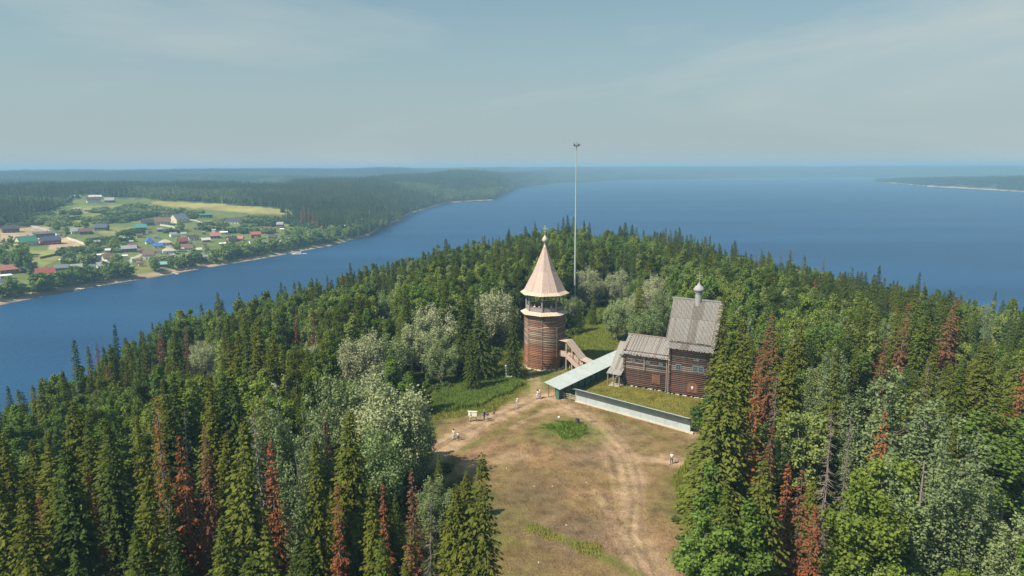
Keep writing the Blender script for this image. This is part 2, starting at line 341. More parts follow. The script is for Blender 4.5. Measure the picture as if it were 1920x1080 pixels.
for pts in ([(1030, 748), (1075, 768), (1120, 798), (1150, 830), (1180, 865), (1195, 940), (1190, 1000), (1215, 1085)], [(800, 850), (850, 822), (905, 792), (960, 768), (1005, 748)], [(1120, 925), (1155, 985), (1195, 1045), (1230, 1085)], [(960, 870), (1040, 900), (1110, 950), (1150, 1010), (1200, 1085)]):
    q_ = wp(pts)
    for sx_ in (-.85, .85):
        lay(.55 * smooth(.42, .08, d_line(X + wob * .12, Y + wob * .1, [(a_ + sx_ * .8, b_ + sx_ * .55) for a_, b_ in q_])), (0.20, 0.135, 0.085))
for pts, w, st in [([(870, 842), (930, 810), (985, 782), (1010, 765)], 0.55, 0.75), ([(1000, 990), (1060, 1012), (1120, 1040), (1190, 1075)], 0.7, 0.8), ([(1060, 1012), (1150, 1050)], 0.8, 0.5), ([(1130, 770), (1210, 805), (1290, 845)], 0.35, 0.6)]:
    lay(st * smooth(w + 0.8, 0, d_line(X, Y, wp(pts)) + wob * 0.3), (0.13, 0.135, 0.035))
po = hitz(1062, 810); ov = np.hypot((X - po.x) / 5.6, (Y - po.y) / 5.0)
lay(0.8 * smooth(1.5, 0.7, ov + wob * 0.12), (0.16, 0.15, 0.055))
po = hitz(1060, 804); ov = np.hypot((X - po.x) / 4.4, (Y - po.y) / 3.4)
lay(0.9 * smooth(1.15, 0.5, ov + wob * 0.12), (0.075, 0.13, 0.022))
dpr = sd_poly(X, Y, PATHR)
lay(0.8 * smooth(3, -2, dpr + wob), (0.15, 0.14, 0.045))
lay(0.8 * smooth(1.6, 0.3, d_line(X, Y, wp([(1835, 1075), (1875, 1040), (1905, 1010), (1960, 950)])) + wob * 0.3), (0.33, 0.24, 0.16))
ni, nj = len(gy), len(gx)
idx = np.arange(ni * nj).reshape(ni, nj)
FQ = np.stack([idx[:-1, :-1].ravel(), idx[:-1, 1:].ravel(), idx[1:, 1:].ravel(), idx[1:, :-1].ravel()], 1)
g = link('ground', new_mesh('ground', np.stack([X, Y, Z], 1), FQ, [M_ground], {'col': colr}, smooth_=True)); g['kind'] = 'structure'

# ------------------------------------------------------------------ far bank land sheet
aa = np.concatenate([np.arange(-52, 8, 0.11), np.arange(8, 52, 0.35)])
ss = [-60.0, -20, -6, -2, 0, 2]; s = 4.0
while s < 3300: ss.append(s); s += 3.2 if s < 40 else (6 if s < 400 else s * 0.022)
ss = np.array(ss)
AA, SS = np.meshgrid(aa, ss); RR = np.interp(AA, _saz, _srr) + SS
BX, BY = RR * np.sin(np.radians(AA)), RR * np.cos(np.radians(AA))
BZ = bank_z(AA, SS, BX, BY)
bx, by, bz, bs, ba = BX.ravel(), BY.ravel(), BZ.ravel(), SS.ravel(), AA.ravel()
bpx, bpy_ = project(np.stack([bx, by, bz], 1))
OPEN = [(-400, 470), (0, 428), (70, 405), (122, 382), (140, 366), (200, 371), (285, 375), (400, 382), (545, 393), (560, 425), (600, 436), (700, 452), (640, 470), (300, 530), (0, 590), (-400, 700)]
def far_open(px, py): return sd_poly(np.asarray(px, float), np.asarray(py, float), OPEN)
X, Y = bx, by
wob = vnoise(bpx, bpy_ * 2.2, 13) * 9 + vnoise(bpx, bpy_ * 2, 5) * 4
colr = np.zeros((len(bx), 3)); colr[:] = (0.032, 0.05, 0.022)
PX, PY = bpx, bpy_
lay(smooth(5, -3, sd_poly(PX, PY, OPEN) + wob), (0.12, 0.15, 0.045))
def ppoly(pts, c, st=0.9, soft=3, wb=0.5): lay(st * smooth(soft, -soft, sd_poly(PX, PY, pts) + wob * wb), c)
ppoly([(285, 377), (400, 382), (545, 393), (545, 403), (470, 400), (380, 392), (285, 384)], (0.30, 0.26, 0.085), 0.95, 1.5, 0.25)
ppoly([(90, 408), (150, 385), (285, 385), (260, 400), (180, 420), (100, 425)], (0.19, 0.21, 0.06), 0.8)
ppoly([(180, 425), (250, 425), (245, 445), (190, 440)], (0.2, 0.2, 0.07), 0.8)
ppoly([(55, 470), (100, 470), (150, 466), (80, 500), (55, 490)], (0.23, 0.23, 0.075), 0.9, 2, 0.2)
ppoly([(0, 425), (90, 425), (95, 455), (0, 458)], (0.42, 0.29, 0.2), 0.85, 2, 0.25)
ppoly([(95, 450), (110, 440), (163, 462), (130, 472), (90, 468)], (0.44, 0.31, 0.22), 0.95, 1.5, 0.1)
ppoly([(250, 505), (275, 480), (300, 500), (260, 520)], (0.2, 0.19, 0.06), 0.8)
ppoly([(230, 500), (238, 498), (266, 478), (262, 476), (225, 500)], (0.42, 0.38, 0.3), 0.9, 0.8, 0.0)
ppoly([(440, 460), (490, 452), (480, 464), (440, 468)], (0.25, 0.25, 0.08), 0.8)
ppoly([(380, 345), (470, 340), (560, 352), (540, 358), (400, 352)], (0.1, 0.15, 0.06), 0.8)
ppoly([(0, 540), (50, 530), (60, 552), (0, 565)], (0.2, 0.19, 0.09), 0.7)
bw = np.interp(ba, [-40, -30, -20, -12, -9, -3, 0], [10, 12, 11, 12, 14, 8, 6]) * (0.8 + 0.5 * vnoise(bx, by, 40))
lay(smooth(bw + 5, bw - 2, bs), (0.40, 0.29, 0.2)); lay(smooth(5, 1, bs) * 0.7, (0.21, 0.15, 0.1))
ni, nj = SS.shape; idx = np.arange(ni * nj).reshape(ni, nj)
FQ = np.stack([idx[:-1, :-1].ravel(), idx[:-1, 1:].ravel(), idx[1:, 1:].ravel(), idx[1:, :-1].ravel()], 1)
g = link('far_bank_terrain', new_mesh('far_bank_terrain', np.stack([bx, by, bz], 1), FQ, [M_bankg], {'col': colr}, smooth_=True)); g['kind'] = 'structure'

# wooded spit across the wide water
_spx = [(1640, 341), (1690, 345), (1740, 350), (1800, 353), (1870, 357), (1920, 360), (2100, 372), (2400, 395)]
sp_az, sp_r = [], []
for px, py in _spx:
    p = hitz(px, py, WATER); sp_az.append(math.degrees(math.atan2(p.x, p.y))); sp_r.append(math.hypot(p.x, p.y))
sp_w = [60, 260, 330, 420, 520, 600, 800, 900]
def spit_z(a, s):
    w = np.interp(a, sp_az, sp_w); top = np.interp(a, sp_az, [1, 8, 15, 20, 24, 26, 30, 30])
    return WATER - 1 + (top + 1) * np.clip(smooth(-6, w * 0.22, s) * smooth(w, w * 0.6, s), 0, 1) ** 0.8
A2, U2 = np.meshgrid(np.linspace(sp_az[0], sp_az[-1], 160), np.linspace(-0.03, 1.03, 50))
S2 = U2 * np.interp(A2, sp_az, sp_w); R2 = np.interp(A2, sp_az, sp_r) + S2
X2, Y2 = (R2 * np.sin(np.radians(A2))).ravel(), (R2 * np.cos(np.radians(A2))).ravel(); Z2 = spit_z(A2.ravel(), S2.ravel())
c2 = np.zeros((len(X2), 3)); c2[:] = (0.035, 0.05, 0.022); sm = smooth(24, 8, S2.ravel())[:, None]; c2 = c2 * (1 - sm) + np.array((0.42, 0.33, 0.24)) * sm
idx = np.arange(A2.size).reshape(A2.shape)
FQ = np.stack([idx[:-1, :-1].ravel(), idx[:-1, 1:].ravel(), idx[1:, 1:].ravel(), idx[1:, :-1].ravel()], 1)
g = link('spit_terrain', new_mesh('spit_terrain', np.stack([X2, Y2, Z2], 1), FQ, [M_bankg], {'col': c2}, smooth_=True)); g['kind'] = 'structure'

# ------------------------------------------------------------------ water
m, t = mat('water')
c = N(t, 'ShaderNodeTexCoord'); mp = N(t, 'ShaderNodeMapping'); mp.inputs['Scale'].default_value = (1, 1.6, 1); mp.inputs['Rotation'].default_value = (0, 0, 0.5)
n1 = N(t, 'ShaderNodeTexNoise'); n1.inputs['Scale'].default_value = 0.35; n1.inputs['Detail'].default_value = 6; n1.inputs['Roughness'].default_value = 0.6
n2 = N(t, 'ShaderNodeTexNoise'); n2.inputs['Scale'].default_value = 0.0035; n2.inputs['Detail'].default_value = 5
L(t, c.outputs['Object'], mp.inputs[0]); L(t, mp.outputs[0], n1.inputs['Vector'])
mp2 = N(t, 'ShaderNodeMapping'); mp2.inputs['Scale'].default_value = (0.45, 3.2, 1); mp2.inputs['Rotation'].default_value = (0, 0, 0.25); L(t, c.outputs['Object'], mp2.inputs[0]); L(t, mp2.outputs[0], n2.inputs['Vector'])
rp = N(t, 'ShaderNodeValToRGB'); rp.color_ramp.elements[0].position = 0.42; rp.color_ramp.elements[1].position = 0.60
rp.color_ramp.elements[0].color = (0.008, 0.046, 0.118, 1); rp.color_ramp.elements[1].color = (0.012, 0.062, 0.150, 1)
L(t, n2.outputs[0], rp.inputs[0])
b = N(t, 'ShaderNodeBsdfPrincipled'); b.inputs['Roughness'].default_value = 0.42; b.inputs['IOR'].default_value = 1.33; b.inputs['Specular IOR Level'].default_value = 0.4
L(t, rp.outputs[0], b.inputs['Base Color'])
bp = N(t, 'ShaderNodeBump'); bp.inputs['Strength'].default_value = 0.9; bp.inputs['Distance'].default_value = 0.5; L(t, n1.outputs[0], bp.inputs['Height']); L(t, bp.outputs[0], b.inputs['Normal'])
o = N(t, 'ShaderNodeOutputMaterial'); L(t, b.outputs[0], o.inputs[0]); M_water = m
g = MB().add([(-8500, -1400, WATER), (8500, -1400, WATER), (8500, 8500, WATER), (-8500, 8500, WATER)], [(0, 1, 2, 3)]).build('water', M_water); g['kind'] = 'structure'

# ------------------------------------------------------------------ haze
m, t = mat('haze')
pv = N(t, 'ShaderNodeVolumePrincipled'); pv.inputs['Color'].default_value = (0.37, 0.65, 0.92, 1); pv.inputs['Density'].default_value = 3.1e-4; pv.inputs['Anisotropy'].default_value = 0.0
o = N(t, 'ShaderNodeOutputMaterial'); L(t, pv.outputs[0], o.inputs['Volume'])
g = MB().box(-8600, 8600, -1500, 8600, -40, 58).build('haze', m); g['kind'] = 'stuff'

# ================================================================== TREES
def quads_from(base, tip, side, sag=None):
    """kites: base, tip (n,3) and side (n,3) half-width vectors"""
    mid = base * 0.5 + tip * 0.5
    if sag is not None: mid = mid + sag
    V = np.stack([base, mid + side, tip, mid - side], 1).reshape(-1, 3)
    n = len(base); Fq = np.arange(4 * n).reshape(n, 4)
    return V, Fq
def spruce_crown(H, Rm, rg, dens=1.0, spray=1.0, bare=0.06, gap=0.0, power=0.8, thin=1.0):
    B, T, S, TI = [], [], [], []
    z = H * bare
    while z < H * 0.985:
        u = z / H; rad = Rm * (1 - u) ** power * (0.55 + 0.45 * min(1, u / 0.12))
        nb = int(max(4, (4.5 + rad * 2.6) * dens)); a0 = rg.random() * 6.28
        lev = 0.75 + 0.4 * rg.random()
        for k in range(nb):
            if rg.random() < gap: continue
            a = a0 + 6.2832 * (k + 0.5 * rg.random()) / nb
            Lb = rad * lev * (0.72 + 0.45 * rg.random()); zz = z + 0.15 * rg.normal()
            dr = np.array([math.cos(a), math.sin(a), 0]); sd = np.array([-math.sin(a), math.cos(a), 0])
            ns = max(2, int(Lb / (0.30 if spray < .8 else 0.42))); bt = rg.random() * 0.5
            droop = 0.16 + 0.22 * (1 - u)
            for j in range(ns):
                s = (j + 0.9) / ns; d = s * Lb
                p = dr * d + np.array([0, 0, zz + 0.22 * d - droop * d * s * 1.6])
                w = (1.15 - 0.55 * s) * min(1, 0.45 + Lb / 2.2) * spray
                for q in (-1, 1) if j < ns - 1 else (-1, 0, 1):
                    ang = q * (0.75 - 0.25 * s) + rg.normal() * 0.18
                    ln = (0.62 + 0.3 * rg.random()) * w
                    v = (dr * math.cos(ang) + sd * math.sin(ang)) * ln + np.array([0, 0, -ln * (0.32 + 0.3 * rg.random())])
                    wd = np.cross(v, (0, 0, 1.0)); wd = wd / (np.linalg.norm(wd) + 1e-6) * ln * 0.26 * thin
                    wd[2] += rg.normal() * 0.05
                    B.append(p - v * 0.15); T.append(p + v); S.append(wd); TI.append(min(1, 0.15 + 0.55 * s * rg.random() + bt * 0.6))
        z += (0.34 + 0.12 * rg.random()) * (1.0 if u < 0.7 else 0.75) / max(dens, 0.6)
    # leader
    for k in range(8):
        zz = H * 0.985 - k * 0.12; a = rg.random() * 6.28; dr = np.array([math.cos(a), math.sin(a), -0.1])
        B.append(np.array([0, 0, zz])); T.append(np.array([0, 0, zz + 0.15]) + dr * (0.12 + 0.05 * k)); S.append(np.cross(dr, (0, 0, 1)) * 0.06); TI.append(0.5)
    B.append(np.array([0, 0, H * 0.96])); T.append(np.array([0, 0, H])); S.append(np.array([0.05, 0, 0])); TI.append(0.5)
    V, Fq = quads_from(np.array(B), np.array(T), np.array(S))
    return V, Fq, np.repeat(np.array(TI), 4)
def rodnp(a, b, r0, r1, k=5):
    a = np.array(a, float); b = np.array(b, float); d = b - a; d /= np.linalg.norm(d) + 1e-9
    x = np.cross(d, (0.3, 0.9, 0.1)); x /= np.linalg.norm(x); y = np.cross(d, x)
    an = np.arange(k) * 6.2832 / k; ring = np.cos(an)[:, None] * x + np.sin(an)[:, None] * y
    V = np.concatenate([a + ring * r0, b + ring * r1]); i = np.arange(k)
    return V, np.stack([i, (i + 1) % k, k + (i + 1) % k, k + i], 1)
def merge(parts):
    Vs, Fs, n = [], [], 0
    for V, Fq in parts: Vs.append(V); Fs.append(Fq + n); n += len(V)
    return np.concatenate(Vs), np.concatenate(Fs)
def leafy_crown(lumps, rg, n, size, out=0.55, up=0.35, slim=0.42, fill=0.25, el=0.8, fray=0.08):
    """leaves spread through clumps. lumps: list of (centre, radius). returns V,F,tint"""
    C = np.array([l[0] for l in lumps]); Rr = np.array([l[1] for l in lumps])
    w = Rr ** 2; k = rg.choice(len(lumps), n, p=w / w.sum())
    d = rg.normal(size=(n, 3)); d /= np.linalg.norm(d, axis=1)[:, None]
    rad = Rr[k] * (fill + (1 - fill) * rg.random(n) ** 0.45)
    P = C[k] + d * rad[:, None] * np.array([1, 1, el])
    P += rg.normal(size=(n, 3)) * np.array([1, 1, 1.6]) * fray * Rr[k][:, None]
    nrm = d * out + np.array([0, 0, up]) + rg.normal(size=(n, 3)) * 0.5
    nrm /= np.linalg.norm(nrm, axis=1)[:, None]
    t1 = np.cross(nrm, rg.normal(size=(n, 3))); t1 /= np.linalg.norm(t1, axis=1)[:, None] + 1e-9; t2 = np.cross(nrm, t1)
    sz = size * (0.6 + 0.8 * rg.random(n))[:, None]
    V, Fq = quads_from(P - t1 * sz * 0.5, P + t1 * sz * 0.5, t2 * sz * slim)
    ti = np.clip(0.5 + 0.22 * rg.normal(size=n) + 0.3 * (rg.random(len(lumps))[k] - 0.5), 0, 1)
    return V, Fq, np.repeat(ti, 4)
def lumps_for(H, W_, rg, nl, bare=0.25, shape='round', r=(0.14, 0.22)):
    out = []; zc = H * (bare + (1 - bare) * 0.5); hz = H * (1 - bare) * 0.5
    while len(out) < nl:
        d = rg.normal(size=3); d /= np.linalg.norm(d); q = rg.random() ** 0.4
        p = np.array([d[0] * W_ * 0.5 * q, d[1] * W_ * 0.5 * q, zc + d[2] * hz * q])
        if shape == 'cone': f = 1.15 - 0.75 * (p[2] - H * bare) / (H * (1 - bare)); p[0] *= f; p[1] *= f
        rr = W_ * (r[0] + (r[1] - r[0]) * rg.random()) * (0.75 + 0.45 * (1 - abs(d[2])))
        p = p * np.array([0.86, 0.86, 1]); p[2] = min(p[2], H - rr * 0.7)
        out.append((p, rr))
    return out
def limbs(H, lumps, rg, r0, bare, nk=12):
    zt = H * 0.8; bend = rg.normal(size=2) * 0.03 * H
    parts = []; pr = np.array([0, 0, -1.0]); n = 5
    for i in range(1, n + 1):
        q = np.array([bend[0] * (i / n) ** 2, bend[1] * (i / n) ** 2, zt * i / n]); parts.append(rodnp(pr, q, r0 * (1 - 0.8 * (i - 1) / n), r0 * (1 - 0.8 * i / n), 6)); pr = q
    for j in rg.permutation(len(lumps))[:nk]:
        c, rr = lumps[j]; zs = max(H * bare * 0.7, c[2] - np.hypot(c[0], c[1]) * 1.1 - 0.5); zs = min(zs, zt * 0.95); u = zs / zt
        a = np.array([bend[0] * u * u, bend[1] * u * u, zs]); parts.append(rodnp(a, c + np.array([0, 0, rr * 0.3]), r0 * 0.34 * (1.1 - u), r0 * 0.08, 4))
    return merge(parts)
KINDS = {}
def reg(kind, crown, trunk, cmat, tmat, H, jit=0):
    V, Fq, ti = crown
    cm = new_mesh(kind + '_crown', V, Fq, [cmat], {'tint': ti}); tm = new_mesh(kind + '_trunk', trunk[0], trunk[1], [tmat], {'tint': np.full(len(trunk[0]), .5)}, smooth_=True)
    # joined copy for the mass of trees beyond
    JV = np.concatenate([V, trunk[0]]); JF = np.concatenate([Fq, trunk[1] + len(V)])
    jm = new_mesh(kind + '_joined', JV, JF, [cmat, tmat], {'tint': np.concatenate([ti, np.full(len(trunk[0]), .5)])}, mi=[0] * len(Fq) + [1] * len(trunk[1]))
    KINDS.setdefault(kind, []).append((cm, tm, jm, H))
rg = np.random.default_rng(11)
def strunk(H, r=0.2): return merge([rodnp((0, 0, -1), (0, 0, H * 0.5), r, r * 0.55, 6), rodnp((0, 0, H * 0.5), (0, 0, H * 0.97), r * 0.55, 0.03, 5)])
for i_ in range(9):
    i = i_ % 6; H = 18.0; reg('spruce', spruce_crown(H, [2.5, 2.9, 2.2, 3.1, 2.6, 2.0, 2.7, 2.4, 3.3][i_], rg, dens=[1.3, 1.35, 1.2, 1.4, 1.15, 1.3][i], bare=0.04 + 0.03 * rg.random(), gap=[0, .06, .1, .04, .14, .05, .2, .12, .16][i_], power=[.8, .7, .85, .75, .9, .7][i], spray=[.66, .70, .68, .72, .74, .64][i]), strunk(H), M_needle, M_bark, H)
for i in range(3):
    H = 17.0
    tr = [strunk(H, 0.17)]
    for k in range(60):
        z = H * (0.1 + 0.85 * rg.random()); a = rg.random() * 6.28; Lb = (1 - z / H) * 2.2 + 0.2
        tr.append(rodnp((0, 0, z), (math.cos(a) * Lb, math.sin(a) * Lb, z - 0.25 * Lb), 0.03, 0.01, 3))
    reg('dead', spruce_crown(H, [2.0, 1.7, 2.3][i], rg, dens=1.1, bare=0.12, gap=[.16, .3, .22][i], spray=0.72, thin=0.8), merge(tr), M_dead, M_greybark, H)
for i in range(2):
    H = 17.0
    tr = [strunk(H, 0.17)]
    for k in range(100):
        z = H * (0.12 + 0.86 * rg.random()); a = rg.random() * 6.28; Lb = (1 - z / H) ** 0.8 * 1.6 + 0.25
        e = (math.cos(a) * Lb, math.sin(a) * Lb, z - 0.3 * Lb); tr.append(rodnp((0, 0, z), e, 0.045, 0.015, 3))
    reg('snag', spruce_crown(H, 1.9, rg, dens=0.6, bare=0.2, gap=0.62, spray=0.75, thin=0.5), merge(tr), M_dead, M_greybark, H)
for i in range(4):    # birch and aspen
    H = 15.0; W_ = [6.0, 5.2, 6.8, 4.6][i]; lp = lumps_for(H, W_, rg, [48, 44, 56, 40][i], 0.16, 'cone' if i % 2 else 'round', (0.085, 0.16))
    reg('broadleaf', leafy_crown(lp, rg, 10000, 0.30, el=1.0, fray=.2), limbs(H, lp, rg, 0.17, 0.2, 16), M_leaf, M_birch if i % 2 else M_greybark, H)
for i in range(3):    # low round willow and bird cherry
    H = 10.0; W_ = [9.5, 8.0, 8.8][i]; lp = lumps_for(H, W_, rg, 120, 0.05, 'round', (0.045, 0.10))
    reg('willow', leafy_crown(lp, rg, 17000, 0.24, slim=0.34, el=1.25, fray=.26), limbs(H, lp, rg, 0.22, 0.1, 22), M_pale, M_greybark, H)
for i in range(3):    # tall grey-green aspens with upright plumes
    H = 18.0; W_ = [8.5, 7.2, 9.5][i]; lp = []
    for k in range(14):
        a = rg.random() * 6.28; q = W_ * 0.42 * rg.random() ** 0.6; top = H * (1 - 0.32 * (q / (W_ * .5)) ** 1.5) * (0.9 + 0.1 * rg.random())
        for j in range(8):
            f = j / 7; zz = top * (0.22 + 0.74 * f); rr = W_ * (0.115 - 0.065 * f)
            lp.append((np.array([math.cos(a) * q * (0.6 + 0.45 * f) + rg.normal() * .2, math.sin(a) * q * (0.6 + 0.45 * f) + rg.normal() * .2, zz]), rr))
    reg('aspen', leafy_crown(lp, rg, 18000, 0.25, slim=0.38, el=1.3, fray=.3), limbs(H, lp, rg, 0.24, 0.15, 22), M_pale, M_greybark, H)
for i in range(2):    # pine
    H = 17.0; W_ = 5.2; lp = []
    for k in range(30):
        a = rg.random() * 6.28; f = rg.random(); zz = H * (0.4 + 0.56 * f); q = W_ * .5 * (1 - f * 0.7) * (0.4 + 0.6 * rg.random()); lp.append((np.array([math.cos(a) * q, math.sin(a) * q, zz]), 0.75 + 0.3 * rg.random()))
    reg('pine', leafy_crown(lp, rg, 8000, 0.34, slim=0.16, up=0.6), limbs(H, lp, rg, 0.2, 0.4, 20), M_needle, M_greybark, H)
# light versions for the far bank
for i in range(3):
    H = 12.0; W_ = 8.0; lp = lumps_for(H, W_, rg, 22, 0.02, 'round', (0.13, 0.2))
    reg('bank_tree', leafy_crown(lp, rg, 1500, 0.8), limbs(H, lp, rg, 0.2, 0.1, 6), M_leaf, M_bark, H)

C_SPR = [(0.087, 0.101, 0.02), (0.066, 0.09, 0.019), (0.048, 0.069, 0.019), (0.089, 0.107, 0.025), (0.05, 0.08, 0.025)]
N_SPR = ['olive green', 'deep green', 'dark green', 'yellowish green', 'bluish green']
C_BRO = [(0.144, 0.201, 0.043), (0.112, 0.182, 0.043), (0.18, 0.232, 0.059), (0.194, 0.246, 0.087), (0.094, 0.149, 0.035)]
N_BRO = ['fresh green', 'mid green', 'light green', 'pale green', 'dark green']
C_WIL = [(0.265, 0.296, 0.166), (0.205, 0.255, 0.119), (0.32, 0.342, 0.212), (0.17, 0.23, 0.098)]
N_WIL = ['silvery', 'grey-green', 'whitish', 'sage green']
C_ASP = [(0.153, 0.196, 0.099), (0.178, 0.227, 0.108), (0.122, 0.17, 0.077)]
N_ASP = ['grey-green', 'pale sage', 'dull green']
C_DEAD = [(0.251, 0.081, 0.034), (0.192, 0.081, 0.043), (0.267, 0.099, 0.038)]
N_DEAD = ['rust red', 'brown', 'orange brown']
C_SNAG = [(0.17, 0.12, 0.095), (0.14, 0.105, 0.085)]
N_SNAG = ['grey', 'dark grey']
SPEC = {'spruce': ('spruce_tree', 'spruce', C_SPR, N_SPR), 'dead': ('dead_spruce', 'dead tree', C_DEAD, N_DEAD), 'snag': ('dead_spruce', 'dead tree', C_SNAG, N_SNAG),
        'broadleaf': ('broadleaf_tree', 'tree', C_BRO, N_BRO), 'willow': ('willow_tree', 'willow', C_WIL, N_WIL), 'aspen': ('aspen_tree', 'aspen', C_ASP, N_ASP), 'pine': ('pine_tree', 'pine', C_SPR, N_SPR),
        'bank_tree': ('riverside_tree', 'tree', C_BRO, N_BRO)}

